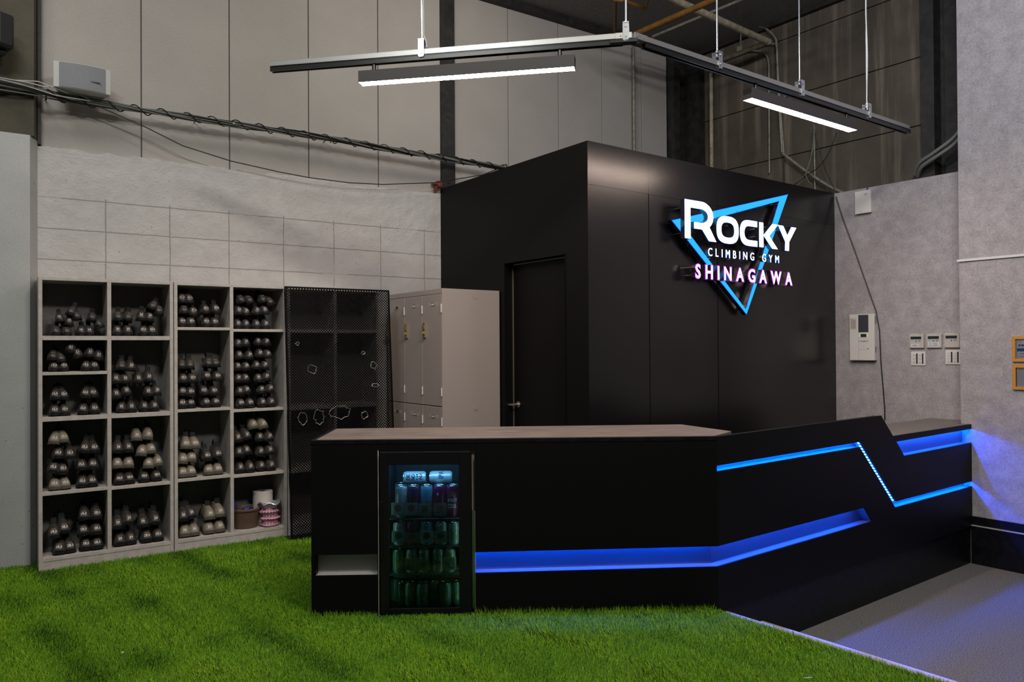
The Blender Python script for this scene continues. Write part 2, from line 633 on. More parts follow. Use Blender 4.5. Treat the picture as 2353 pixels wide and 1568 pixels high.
def struct(name, mb, mats, fr=None, label=None, cat=None, smooth=False, bevel=0, parent=None):
    o = link(name, mb.mesh(name, mats, smooth), parent, fr.o if fr else None, fr.rz if fr else None, bevel)
    if parent is None:
        tag(o, label, cat or name.split('_')[0], kind='structure')
    return o


def dup(root, loc=None, rz=None, label=None, group=None, parent=None):
    r = root.copy()
    COL.objects.link(r)
    if loc is not None:
        r.location = loc
    if rz is not None:
        r.rotation_euler = (0, 0, rz)
    if label:
        r['label'] = label
    if group:
        r['group'] = group
    if parent is not None:
        r.parent = parent
    for ch in list(root.children):
        c = dup(ch, parent=r)
        c.matrix_parent_inverse = ch.matrix_parent_inverse.copy()
    return r


def text_polys(s, size=1.0, spacing=1.0, offset=0.0, align='CENTER', res=4):
    """flat triangulated lettering as (verts2d, faces)"""
    c = bpy.data.curves.new('t', 'FONT')
    c.body = s; c.size = size; c.space_character = spacing; c.offset = offset
    c.align_x = align; c.resolution_u = res
    o = bpy.data.objects.new('t', c)
    COL.objects.link(o)
    dg = bpy.context.evaluated_depsgraph_get()
    dg.update()
    me = bpy.data.meshes.new_from_object(o.evaluated_get(dg))
    v = [(p.co.x, p.co.y) for p in me.vertices]
    f = [tuple(p.vertices) for p in me.polygons]
    bpy.data.objects.remove(o); bpy.data.curves.remove(c); bpy.data.meshes.remove(me)
    return v, f


def extrude_flat(mb, v, f, y0, y1, mi=0, face_mi=None):
    """2-D triangles (x,z) with thickness along y, boundary edges get sides"""
    n = len(v)
    mb.add([(x, y0, z) for x, z in v] + [(x, y1, z) for x, z in v], [], 0)
    o = len(mb.v) - 2 * n
    cnt = {}
    for q in f:
        for i in range(len(q)):
            a, b = q[i], q[(i + 1) % len(q)]
            cnt[(min(a, b), max(a, b))] = cnt.get((min(a, b), max(a, b)), 0) + 1
    for q in f:
        mb.f.append(tuple(i + o for i in q)); mb.m.append(mi if face_mi is None else face_mi)
        mb.f.append(tuple(i + o + n for i in q[::-1])); mb.m.append(mi)
        for i in range(len(q)):
            a, b = q[i], q[(i + 1) % len(q)]
            if cnt[(min(a, b), max(a, b))] == 1:
                mb.f.append((a + o, b + o, b + o + n, a + o + n)); mb.m.append(mi)


def fit_text(s, x0, x1, z0, z1, spacing=1.0, offset=0.0, res=4):
    v, f = text_polys(s, 1, spacing, offset, 'LEFT', res)
    ax, bx = min(p[0] for p in v), max(p[0] for p in v)
    az, bz = min(p[1] for p in v), max(p[1] for p in v)
    return [(x0 + (p[0] - ax) / (bx - ax) * (x1 - x0), z0 + (p[1] - az) / (bz - az) * (z1 - z0)) for p in v], f


def flat_text(mb, s, x0, x1, z0, z1, y, mi=0, spacing=1.0, offset=0.0):
    v, f = fit_text(s, x0, x1, z0, z1, spacing, offset, 2)
    mb.add([(x, y, z) for x, z in v], f, mi)



def scribble(mb, x0, x1, z0, z1, y, n, mi=0):
    """a line of print too small to read"""
    r = random.Random(n * 31 + int(x1 * 9999))
    wd = (x1 - x0) / n
    for k in range(n):
        a = x0 + wd * (k + .08)
        h = (z1 - z0) * r.uniform(.55, 1)
        b = a + wd * r.uniform(.55, .85)
        mb.add([(a, y, z0), (b, y, z0), (b, y, z0 + h), (a, y, z0 + h)], [(0, 1, 2, 3)], mi)


# ------------------------------------------------------------------ the setting
CEIL = 4.73
# floors
NOS = (D(140.8))                                # direction of the platform edge
e0 = Vector((1.102, 3.939, 0)); e1 = e0 + NOS * 3.2
mb = MB()
pl = [(-5, 1.2), (e1.x, e1.y - .001), (e1.x, e1.y), (e0.x, e0.y), tuple(FS.w(.02, .032, 0))[:2], tuple(FS.w(3.1, .032, 0))[:2], tuple(FQ.w(1.0, .0, 0))[:2], tuple(FB.w(3.12, -.0, 0))[:2], tuple(FB.w(3.12, 1.5, 0))[:2], (-2.0, 7.6), (-5, 5.2)]
pl[0:2] = [(-5, e1.y), ]
mb.slab(pl, -.30, 0)
struct('floor', mb, 'soil', label='raised platform floor under the green turf', cat='floor')
mb = MB().slab([(-6, -1.5), (7, -1.5), (7, 9), (-6, 9)], -.34, -.30)
struct('floor', mb, 'carpet', label='grey speckled carpet floor below the platform on the right', cat='floor')

# back wall: painted blocks below, pale panels above
mb = MB().box(.0, 3.30, .34, .50, -.02, 2.74)
rnd = random.Random(3)
xs = [i * .06 for i in range(56)]
top = [(x, 2.772 + rnd.uniform(-.012, .012)) for x in xs]
mb.prism([(3.30, 2.739), (.0, 2.739)] + top, .34, .50)
struct('wall_back', mb, 'block', FW, 'white painted block wall behind the shoe shelves', 'wall')
mb = MB()
js = [.02, .642, 1.257, 1.879, 2.491, 3.10, 3.228, 3.84, 4.449, 5.025, 5.593, 5.977]
for i, (a, b) in enumerate(zip(js[:-1], js[1:])):
    if i == 5:
        continue
    mb.box(a + .004, b - .004, .40, .52, 2.6, CEIL)
mb.box(0, 6.3, .425, .53, 2.6, CEIL - .001)
struct('wall_back_upper', mb, 'alc', FW, 'pale upright concrete panels above the block wall', 'wall', bevel=.004)
mb = MB().box(3.096, 3.232, .37, .41, 2.6, CEIL)
for z in (2.9, 3.5, 4.1):
    mb.cyl((3.16, .37, z), (3.16, .362, z), .012, 8)
struct('trim_1', mb, 'steel_dark', FW, 'sooty black steel post between pale wall panels', 'post')
# left pier
poly = [(-1.6, .2), (-.043, .2), (.003, .34), (.003, .55), (-1.6, .55)]
mb = MB().slab(poly, -.02, 2.80)
rz = random.Random(5)
struct('wall_left', mb, 'paint', FW, 'smooth grey painted concrete pier at far left', 'wall')
mb = MB().slab([(-1.6, .21), (-.02, .21), (.003, .36), (.003, .55), (-1.6, .55)], 2.80, CEIL)
struct('wall_left_upper', mb, 'column', FW, 'raw dark concrete above the painted pier at far left', 'wall')
mb = MB().box(.003, .022, .33, .42, 2.78, CEIL)
struct('trim_2', mb, 'steel_dark', FW, 'black gap strip between the raw pier and pale panels', 'trim')
# dark steel column in the far corner and dark wall
mb = MB().box(5.99, 6.08, .30, .52, 2.4, CEIL).box(6.08, 6.30, .42, .52, 2.4, CEIL).box(6.28, 6.42, .2, .52, 2.4, CEIL)
struct('trim_3', mb, 'steel_dark', FW, 'black steel column in the far corner above the booth', 'column')
mb = MB()
for z0 in (1.525, 2.125, 2.725, 3.325, 3.925, 4.525):
    z1 = min(z0 + .6, CEIL)
    if z0 < 2.2:
        continue
    mb.box(-1.95, .723, 0, .12, z0 + .004, z1 - .004)
mb.box(-1.95, .723, .02, .13, 2.2, CEIL - .001)
struct('wall_far', mb, 'dark', FK, 'sooty concrete wall with level joints above the booth', 'wall', bevel=.003)
mb = MB().box(.735, .846, -.05, .12, 2.2, CEIL).box(.846, .90, .08, .12, 2.2, CEIL).box(.90, 1.6, .03, .12, 2.2, CEIL)
struct('trim_4', mb, 'steel_dark', FK, 'dark steel stanchion beside the papered pier', 'column')
# papered walls
mb = MB().box(0.0, 1.32, 0, .12, -.3, 2.822)
struct('wall_right', mb, 'paper', FQ, 'mottled grey papered wall carrying the controllers', 'wall')
mb = MB().box(1.203, 4.2, 0, .34, -.3, CEIL)
struct('wall_right_pier', mb, 'paper', FP, 'mottled grey papered pier at the far right, full height', 'wall')
mb = MB().box(1.19, 4.2, -.014, 0, 2.046, 2.064)
struct('trim_5', mb, 'white', FP, 'thin white picture ledge on the papered pier', 'trim', bevel=.002)
mb = MB().box(1.275, 4.2, -.010, 0, .0, .066)
struct('baseboard_right', mb, 'blackgloss', FP, 'black skirting board under the papered pier', 'baseboard', bevel=.002)
mb = MB().box(1.275, 4.2, -.022, 0, -.008, .0)
struct('trim_6', mb, 'nosing', FP, 'thin pale lip under the black skirting board', 'trim')
mb = MB().box(1.275, 4.2, -.016, 0, -.30, -.008)
struct('baseboard_right_lower', mb, 'blackgloss', FP, 'scuffed black kick board between skirting and carpet', 'baseboard')
mb = MB().box(.03, 3.098, .014, .03, -.30, -.018)
struct('baseboard_platform', mb, 'blackgloss', FS, 'scuffed black riser under the side of the counter', 'baseboard')
# ceiling
mb = MB().slab([(-6, -1.5), (6, -1.5), (6, 10.5), (-6, 10.5)], CEIL, CEIL + .08)
struct('ceiling', mb, 'ceil', label='dark board ceiling high above the booth', cat='ceiling')
mb = MB().box(.0, 6.2, .33, .40, CEIL - .07, CEIL - .0)
struct('trim_7', mb, 'steel_dark', FW, 'black steel angle where pale panels meet the ceiling', 'trim')
mb = MB().box(-1.9, .9, -.06, 0, CEIL - .05, CEIL)
struct('trim_8', mb, 'steel_dark', FK, 'black steel angle where the sooty wall meets the ceiling', 'trim')

# platform steps on the right
st = thing('platform_step', 'metal nosed steps from turf edge down to the carpet', 'step', e0, radians(90 - 140.8))
L1 = 3.2
mb = MB()
mb.box(0, L1, -.002, .026, -.012, .004)
for k in range(5):
    mb.box(0, L1, .001 + k * .005, .0035 + k * .005, .004, .006)
part('nosing', mb, 'nosing', st, label='pale ribbed metal nosing along the turf edge')
part('riser', MB().box(0, L1, .001, .007, -.15, -.012), 'blackgloss', st)
mb = MB().slab([(-.058, .002), (L1, .002), (L1, .40), (-.042, .40)], -.30, -.15)
part('tread', mb, 'tread', st, label='worn grey lower tread')
mb = MB().box(-.04, L1, .385, .412, -.162, -.146)
part('nosing', mb, 'nosing', st, label='pale metal nosing of the lower tread')
# ------------------------------------------------------------------ booth with door
mb = MB().box(.002, 3.12, 0, .06, 0, 2.425).box(.002, 3.12, .0, .06, 2.425, 2.822)
mb.box(.0, 3.12, -.003, .0, 2.522, 2.822)
mb.box(.1, 3.12, .06, 1.9, 2.77, 2.80)
for x in (.609, 1.40):
    mb.box(x - .0008, x + .0008, -.0038, 0, .0, 2.822)
struct('wall_booth_front', mb, 'booth', FB, 'black laminate booth wall that carries the lit sign', 'wall')
dx0, dx1 = -.971, -.243
mb = MB().box(-1.945, dx0, 0, .09, 0, 2.822).box(dx1, -.001, 0, .09, 0, 2.822).box(dx0, dx1, 0, .09, 2.06, 2.822)
mb.box(dx0 - .002, dx0, -.006, .0, 0, 2.068).box(dx1, dx1 + .002, -.006, .0, 0, 2.068).box(dx0 - .002, dx1 + .002, -.006, .0, 2.06, 2.068)
struct('wall_booth_side', mb, 'blackpanel', FD, 'matt black booth wall with the recessed door', 'wall')
dr = inframe(FD, 'door_1', 'plain black door set back in the booth wall', 'door', dx0, .077, 0)
dr['kind'] = 'structure'
part('door_leaf', MB().box(.012, .724, 0, .035, .005, 2.05), 'blackpanel', dr, bevel=.002)
part('edge_strip', MB().box(.0, .009, -.004, .03, .0, 2.05), 'nickel', dr, label='thin bright metal edge strip')
hd = part('door_handle', MB().cyl((.065, -.004, .945), (.065, 0, .945), .024, 20).cyl((.065, 0, .945), (.065, -.045, .945), .009, 12).cyl((.075, -.045, .945), (-.035, -.045, .937), .0085, 12), 'nickel', dr, smooth=True, label='satin nickel lever handle')

# ------------------------------------------------------------------ reception counter
ctr = inframe(FF, 'reception_counter', 'black angular reception counter with blue lit slots', 'counter')
ctr_rel = FS.rz - FF.rz
side_o = bpy.data.objects.new  # (side parts are given in the counter's own coordinates)


def side_part(name, mb, mats, smooth=False, bevel=0, label=None):
    """part built in the side frame, stored in the counter's frame"""
    out = MB(); out.f = mb.f; out.m = mb.m
    for x, y, z in mb.v:
        p = FS.w(x, y, z) - FF.o
        out.v.append((p.dot(FF.x), p.dot(FF.y), z))
    return part(name, out, mats, ctr, smooth, bevel, label)


TF = .012
XB = 2.138
mb = MB()
# left of the fridge, with the pale recess
mb.box(0, .347, 0, TF, .320, .903).box(0, .347, 0, TF, 0, .211).box(0, .015, 0, TF, .211, .320).box(.343, .347, 0, TF, .211, .320)
# above the fridge
mb.box(.347, .851, 0, TF, .862, .903)
# right of the fridge
mb.prism([(.851, .322), (XB, .335), (XB, .903), (.851, .903)], 0, TF)
mb.prism([(.851, 0), (XB, 0), (XB, .227), (.851, .213)], 0, TF)
part('front_panel', mb, 'blackpanel', ctr)
part('end_panel', MB().box(0, .02, TF, .58, 0, .903), 'blackpanel', ctr)
mb = MB()      # white recess, left
mb.box(.004, .347, .068, .08, .17, .36).box(.004, .347, TF, .068, .199, .211).box(.004, .347, TF, .068, .345, .357)
mb.box(.006, .015, TF, .068, .211, .345).box(.343, .3475, TF, .068, .211, .345)
part('pale_recess', mb, 'recess', ctr, label='unlit pale recess left of the fridge')
mb = MB()      # slot in the front
mb.prism([(.851, .200), (XB - .0214, .214), (XB - .0214, .40), (.851, .39)], .068, .08)
mb.prism([(.851, .203), (XB, .217), (XB, .227), (.851, .213)], TF - .002, .068)
mb.prism([(.851, .372), (XB, .385), (XB, .395), (.851, .382)], TF, .068)
mb.box(.8495, .853, TF, .09, .2, .39)
part('lit_slot', mb, 'slot', ctr, label='white lined slot of the front, lit blue')
part('led_strip', MB().prism([(.86, .364), (XB - .018, .377), (XB - .018, .381), (.86, .368)], .052, .058), 'led', ctr, label='blue lit strip')
part('filler_strip', MB().box(.838, .851, .022, .026, .54, .86), 'shell', ctr, label='pale pinkish strip in the gap beside the fridge')
part('filler_strip', MB().box(.838, .851, .022, .026, .02, .54), 'chrome', ctr, label='mirror bright strip in the gap beside the fridge')
part('edge_strip', MB().box(.8505, .8545, -.003, -.0005, .0, .54), 'chrome', ctr, label='mirror bright metal edge strip')
part('reveal', MB().box(.347, .351, -.002, .5, 0, .862).box(.851, .855, TF, .5, 0, .862), 'shell', ctr)
# side panel pieces
a0, a1, a2, a3 = (-.002, .762), (1.455, .772), (1.910, .329), (3.094, .334)
b0, b1, b2, b3 = (-.002, .733), (1.442, .740), (1.893, .291), (3.094, .296)
mb = MB()
mb.prism([(0, .916), (1.718, .926), (1.875, .777), (3.094, .777), (3.094, .741), (1.921, .735), (2.025, .630), (3.094, .634), a3, a2, a1, a0], 0, TF)
mb.prism([b0, b1, b2, b3, (3.094, -.016), (0, -.016), (0, .227), (1.597, .238), (1.498, .342), (0, .335)], 0, TF)
side_part('side_panel', mb, 'blackpanel')
mb = MB().prism([(.0, .80), (1.84, .80), (1.708, .923), (0, .913)], TF, .045)
side_part('parapet', mb, 'blackpanel')
mb = MB()      # lower slot
mb.prism([(.0214, .20), (1.62, .215), (1.62, .40), (.0214, .40)], .068, .08)
mb.prism([(0, .217), (1.60, .228), (1.597, .238), (0, .227)], TF - .002, .068)
mb.prism([(0, .385), (1.46, .385), (1.46, .395), (0, .395)], TF, .068)
mb.prism([(1.597, .236), (1.456, .386), (1.47, .39), (1.612, .24)], TF, .068)
side_part('lit_slot', mb, 'slot', label='white lined long lower slot, lit blue')
side_part('led_strip', MB().box(.03, 1.44, .052, .058, .377, .381), 'led', label='blue lit strip')
mb = MB()      # upper slot: level, slanting, level
mb.prism([(-.02, .71), (1.47, .72), (1.47, .80), (-.02, .80)], .060, .07)
mb.prism([(1.40, .80), (1.50, .80), (1.98, .29), (1.85, .28)], .060, .07)
mb.prism([(1.86, .28), (3.094, .28), (3.094, .37), (1.86, .37)], .060, .07)
mb.prism([(b0[0], b0[1] - .01), (b1[0], b1[1] - .01), b1, b0], TF - .002, .060)
mb.prism([(b2[0], b2[1] - .01), (3.094, .286), b3, b2], TF - .002, .060)
mb.prism([(b1[0] - .01, b1[1]), b1, b2, (b2[0] - .01, b2[1])], TF - .002, .060)
mb.prism([(a1[0], a1[1]), (a1[0] + .012, a1[1]), (a2[0] + .012, a2[1]), a2], TF - .002, .060)
mb.prism([(0, .785), (1.46, .795), (1.46, .803), (0, .793)], TF, .060)
mb.prism([(1.92, .352), (3.094, .357), (3.094, .365), (1.92, .360)], TF, .060)
mb.prism([(1.455, .772), (1.47, .772), (1.47, .80), (1.455, .80)], TF, .060)
side_part('lit_slot', mb, 'slot', label='white lined stepped slot, lit blue')
side_part('led_strip', MB().prism([(.01, .779), (1.44, .789), (1.44, .792), (.01, .782)], .040, .046).prism([(1.93, .347), (3.08, .352), (3.08, .355), (1.93, .350)], .040, .046), 'led', label='blue lit strip')
mb = MB()
n = 22
for k in range(n):
    t = (k + .6) / n
    x = a1[0] + (a2[0] - a1[0]) * t; z = a1[1] + (a2[1] - a1[1]) * t
    dx, dz = .0055, -.0054
    mb.prism([(x - .0045 - dx, z - dz), (x - .0015 - dx, z - dz), (x - .0015 + dx, z + dz), (x - .0045 + dx, z + dz)], .016, .027)
side_part('slot_glow', MB().prism([(a1[0] - .0005, a1[1] + .0), (a1[0] + .004, a1[1]), (a2[0] + .004, a2[1]), (a2[0] - .0005, a2[1])], .014, .05).prism([(b1[0] - .004, b1[1]), (b1[0] + .0005, b1[1]), (b2[0] + .0005, b2[1]), (b2[0] - .004, b2[1])], .014, .05), 'slotglow', label='blue glow fill added along the slanting slot walls')  # slit walls made to glow, filling the dark between the chips
side_part('led_chips', mb, 'leddot', label='row of bright chips in the slanting slot')['kind'] = 'stuff'
mb = MB()      # desk slot
mb.box(1.90, 3.094, .068, .08, .60, .757).prism([(2.015, .620), (3.094, .624), (3.094, .634), (2.025, .630)], TF - .002, .068)
mb.prism([(1.905, .752), (2.027, .628), (2.015, .620), (1.893, .745)], TF, .068)
mb.box(1.90, 3.094, TF, .068, .7525, .757)
side_part('lit_slot', mb, 'slot', label='white lined slot under the low desk, lit blue')
side_part('led_strip', MB().box(1.93, 3.08, .050, .056, .7485, .7515), 'led', label='blue lit strip')
# tops
mb = MB().slab([(.0, 0), (XB, 0), (XB - .10, .66), (XB - .12, .66), (.0, .60)], .900, .9155)
mb2 = []
top_w = [(-1.040, 3.952), (1.068, 4.018), (1.235, 4.245), (1.038, 4.633), (-1.058, 4.512)]
mb = MB()
pts = []
for X_, Y_ in top_w:
    p = Vector((X_, Y_, 0)) - FF.o
    pts.append((p.dot(FF.x), p.dot(FF.y)))
mb.slab(pts, .898, .9165)
part('counter_top', mb, 'stone', ctr, bevel=.002, label='brown stone pattern top of the counter')
mb = MB().slab([(-.001, -.004), (XB + .003, -.004), (XB, pts[1][1]), (pts[0][0], pts[0][1]), (pts[4][0], pts[4][1]), (-.001, pts[4][1])], .896, .918)
part('top_edging', MB().slab([(-.002, -.003), (XB + .002, -.003), (XB, .024), (.02, .024)], .897, .9185).slab([(-.002, -.003), (.018, .0), (.018, .60), (-.002, .60)], .897, .9185), 'blackgloss', ctr, bevel=.001)
mb = MB().slab([(1.88, .0125), (3.092, .0125), (3.092, .105), (3.37, .105), (3.37, .43), (1.88, .43)], .7575, .7775)
side_part('desk_top', mb, 'stone2', bevel=.002, label='low grey stone pattern desk top by the wall')
side_part('end_panel', MB().box(1.90, 3.36, .40, .42, 0, .757), 'blackpanel')
side_part('back_panel', MB().box(.25, 1.90, .44, .46, 0, .75), 'blackpanel')

# ------------------------------------------------------------------ fridge
fr = inframe(FF, 'display_fridge', 'black glass door drinks fridge glowing blue inside the counter front', 'fridge', .358, -.028, 0)
FW_, FH_ = .478, .860
mb = MB().box(0, .03, .03, .47, .005, FH_).box(FW_ - .03, FW_, .03, .47, .005, FH_).box(.03, FW_ - .03, .03, .47, FH_ - .05, FH_).box(.03, FW_ - .03, .03, .47, .005, .030).box(.03, FW_ - .03, .45, .47, .03, FH_ - .05)
part('cabinet', mb, 'fridge', fr)
mb = MB().box(.031, .034, .04, .448, .031, FH_ - .051).box(FW_ - .034, FW_ - .031, .04, .448, .031, FH_ - .051).box(.034, FW_ - .034, .444, .448, .031, FH_ - .051)
part('liner', mb, 'fridgein', fr)
SHELF_Z = (.498, .352, .205)
for z in SHELF_Z:
    mb = MB()
    for k in range(15):
        y = .056 + k * .024
        mb.cyl((.036, y, z - .003), (FW_ - .036, y, z - .003), .0018, 6)
    mb.cyl((.036, .05, z - .002), (FW_ - .036, .05, z - .002), .003, 6)
    mb.cyl((.036, .40, z - .002), (FW_ - .036, .40, z - .002), .003, 6)
    part('wire_shelf', mb, 'wire', fr)
part('lamp_strip', MB().box(.06, FW_ - .06, .030, .042, FH_ - .070, FH_ - .056), 'fridgelight', fr, label='bright cold white lamp strip')
part('fill_glow', MB().box(.036, .040, .034, .044, .05, .62).box(FW_ - .066, FW_ - .062, .034, .044, .05, .62), 'fridgefill', fr, label='dim greenish fill strips added to light the lower cans')  # unseen glowing strips, added to brighten the lower shelves
do = part('door', MB().box(.004, .048, 0, .026, .012, .856).box(.412, FW_ - .004, 0, .026, .012, .856).box(.048, .412, 0, .026, .788, .856).box(.048, .412, 0, .026, .012, .043), 'fridge', fr, bevel=.002)
link('glass', MB().box(.040, .42, .010, .014, .036, .80).mesh('glass', 'glass'), do)
link('door_handle', MB().box(.005, .017, -.008, .0, .30, .60).mesh('door_handle', 'fridge'), do, bevel=.002)

FC = Fr(tuple(FF.w(0, 0, 0))[:2], 88.15)
# can
CR, CH = .0330, .122


def can_meshes(h):
    prof = [(.024, 0), (.0262, .001), (.0278, .004), (CR, .012), (CR, h - .018), (.0305, h - .009), (.0275, h - .0035)]
    body = MB().lathe(prof, 28).mesh('can_body', 'white', smooth=50)
    lidm = MB().lathe([(.0275, h - .0035), (.0285, h - .001), (.0275, h), (.0262, h - .001), (.0255, h - .005), (.0, h - .005)], 28)
    lidm.box(-.006, .008, -.004, .004, h - .0045, h - .0030)
    return body, lidm.mesh('can_lid', 'lid', smooth=50)


CANM = {}


def can_color(name, c, c2=None):
    if name not in CANM:
        CANM[name] = mat('can_' + name, c, .32, metal=.25, noise=.0 if not c2 else .2, nscale=45, c2=c2)
    return CANM[name]


can_color('pale', (.50, .56, .58), (.36, .44, .48)); can_color('purple', (.10, .04, .10), (.05, .03, .06))
can_color('skyblue', (.14, .42, .58), (.10, .34, .48)); can_color('maroon', (.26, .02, .13), (.18, .02, .10))
can_color('green', (.20, .36, .26), (.14, .28, .19)); can_color('silver', (.62, .66, .70), (.5, .55, .6))
can_color('cream', (.62, .64, .60), (.55, .58, .55)); can_color('dark', (.03, .06, .05), (.02, .04, .035))
can_color('blue', (.02, .22, .40), (.02, .18, .34)); can_color('lightsteel', (.42, .52, .50), (.34, .44, .42))
PRT = {}


def wrapped(me_name, polys, h, matname, R=CR + .0005):
    """flat shapes (x along the girth, z up) wrapped round a can, facing -y"""
    mb = MB()
    for v, f in polys:
        mb.add([(R * sin(x / R), -R * cos(x / R), z) for x, z in v], f)
    return mb.mesh(me_name, matname)


def rect(x0, x1, z0, z1, n=8):
    v = []; f = []
    for i in range(n + 1):
        x = x0 + (x1 - x0) * i / n
        v += [(x, z0), (x, z1)]
    for i in range(n):
        f.append((2 * i, 2 * i + 2, 2 * i + 3, 2 * i + 1))
    return v, f


def disc(cx, cz, r, r2=None, n=18):
    r2 = r2 or r
    return [(cx, cz)] + [(cx + r * cos(2 * pi * i / n), cz + r2 * sin(2 * pi * i / n)) for i in range(n)], [(0, 1 + i, 1 + (i + 1) % n) for i in range(n)]


def stroke(pts, wd):
    v = []; f = []
    for i, (x, z) in enumerate(pts):
        a, b = pts[max(i - 1, 0)], pts[min(i + 1, len(pts) - 1)]
        dx, dz = b[0] - a[0], b[1] - a[1]; l = math.hypot(dx, dz) or 1
        k = wd * (1 - .6 * i / (len(pts) - 1))
        v += [(x - dz / l * k, z + dx / l * k), (x + dz / l * k, z - dx / l * k)]
        if i:
            f.append((2 * i - 2, 2 * i - 1, 2 * i + 1, 2 * i))
    return v, f


yel = mat('print_yellow_green', (.34, .40, .10), .5)
olive = mat('print_dark_green', (.05, .14, .08), .5)
redp = mat('print_brick_red', (.34, .07, .035), .5)
goldp = mat('print_gold', (.32, .26, .08), .5)
tan = mat('print_tan', (.28, .17, .15), .5)
lime = mat('print_lime', (.34, .46, .02), .5)
tealp = mat('print_deep_teal', (.02, .07, .09), .5)


def prints(kind, h):
    """list of (name, mesh) for a label design"""
    key = (kind, h)
    if key in PRT:
        return PRT[key]
    out = []
    if kind == 'leafy':
        out.append(('leaf_print', wrapped('leaf_print', [stroke([(-.018, .085), (-.014, .07), (-.008, .055)], .0025), stroke([(.024, .072), (.010, .078), (-.002, .07), (-.008, .05)], .0022), stroke([(-.024, .05), (-.014, .045), (-.006, .03)], .002)], h, olive)))
        out.append(('hop_print', wrapped('hop_print', [disc(.006, .052, .008, .011), disc(.013, .042, .006, .008), disc(.004, .037, .005, .007)], h, yel, CR + .0008)))
    elif kind == 'ipa':
        out.append(('crest', wrapped('crest', [([(-.019, .105), (.019, .105), (.021, .068), (.0, .076), (-.021, .068), (0, .09)], [(0, 5, 1), (1, 5, 2), (2, 5, 3), (3, 5, 4), (4, 5, 0)])], h, redp)))
        out.append(('lettering', wrapped('lettering', [fit_text("DRAKE'S", -.016, .016, .091, .099, 1, .004, 2), fit_text('IPA', -.021, .023, .043, .067, 1.05, .03, 2), rect(-.017, .017, .0345, .036, 6)], h, tealp, CR + .0009)))
        out.append(('swoosh', wrapped('swoosh', [stroke([(.026, .083), (.0, .070), (-.026, .078)], .0018)], h, tealp)))
    elif kind == 'denogin':
        out.append(('lettering', wrapped('lettering', [fit_text('DE', -.024, .008, .082, .104, 1.0, .05, 2), fit_text('NO', -.024, .008, .056, .078, 1.0, .05, 2), fit_text('GI', -.024, .008, .040, .052, 1.0, .04, 2), fit_text('NZ', -.020, .016, .018, .036, 1.0, .04, 2)], h, 'ink')))
    elif kind == 'juicy':
        out.append(('crest', wrapped('crest', [disc(0, .122, .020, .016, 6)], h, goldp)))
        out.append(('lettering', wrapped('lettering', [fit_text("DRAKE'S", -.017, .017, .117, .126, 1, .01, 2)], h, redp, CR + .0011)))
        out.append(('title', wrapped('title', [fit_text('JUICY', -.025, .031, .080, .100, 1, .02, 2), fit_text('COOL', -.025, .027, .050, .072, 1, .02, 2)], h, 'print_white', CR + .0011)))
    elif kind == 'round':
        out.append(('round_print', wrapped('round_print', [disc(.002, .058, .018, .018)], h, tan)))
        out.append(('lettering', wrapped('lettering', [rect(-.012, .012, .093, .096, 5)], h, 'ink', CR + .0009)))
    elif kind == 'head':
        out.append(('oval_print', wrapped('oval_print', [disc(.002, .060, .018, .022)], h, 'ink')))
        out.append(('face_print', wrapped('face_print', [disc(.004, .054, .010, .013)], h, tan, CR + .0009)))
    elif kind == 'bird':
        out.append(('bird_print', wrapped('bird_print', [stroke([(-.014, .045), (-.002, .052), (.008, .064)], .003), stroke([(.008, .064), (.020, .068)], .002)], h, 'print_white')))
    elif kind == 'shore':
        out.append(('shore_print', wrapped('shore_print', [([(-.030, .0), (.030, .0), (.026, .012), (.006, .028), (-.006, .04), (-.010, .058), (.006, .082), (-.026, .066), (-.030, .035)], [(0, 1, 2), (0, 2, 3), (0, 3, 4), (0, 4, 8), (8, 4, 5), (8, 5, 7), (7, 5, 6)])], h, 'print_white')))
    elif kind == 'scene':
        out.append(('scene_print', wrapped('scene_print', [rect(-.045, .045, .045, .078, 10)], h, yel)))
        out.append(('water_print', wrapped('water_print', [rect(-.045, .045, .078, .086, 10)], h, 'print_blue')))
    elif kind == 'swirl':
        out.append(('swirl_print', wrapped('swirl_print', [([(.006, .06), (.030, .065), (.034, .12), (.016, .10)], [(0, 1, 2, 3)]), disc(.008, .07, .010, .008)], h, olive)))
    elif kind == 'moon':
        out.append(('moon_print', wrapped('moon_print', [disc(-.006, .125, .005, .008)], h, 'print_white')))
    elif kind == 'pils':
        out.append(('crest', wrapped('crest', [rect(-.014, .014, .072, .106, 6)], h, lime)))
    elif kind == 'tipa':
        out.append(('crest', wrapped('crest', [rect(-.020, .004, .068, .068, 6)], h, 'redink')))
        out.append(('lettering', wrapped('lettering', [fit_text('IPA', -.022, .022, .045, .072, 1, .02, 2)], h, 'navy', CR + .0009)))
    PRT[key] = out
    return out


BODY = {h: can_meshes(h) for h in (.122, .168)}
BCACHE = {}


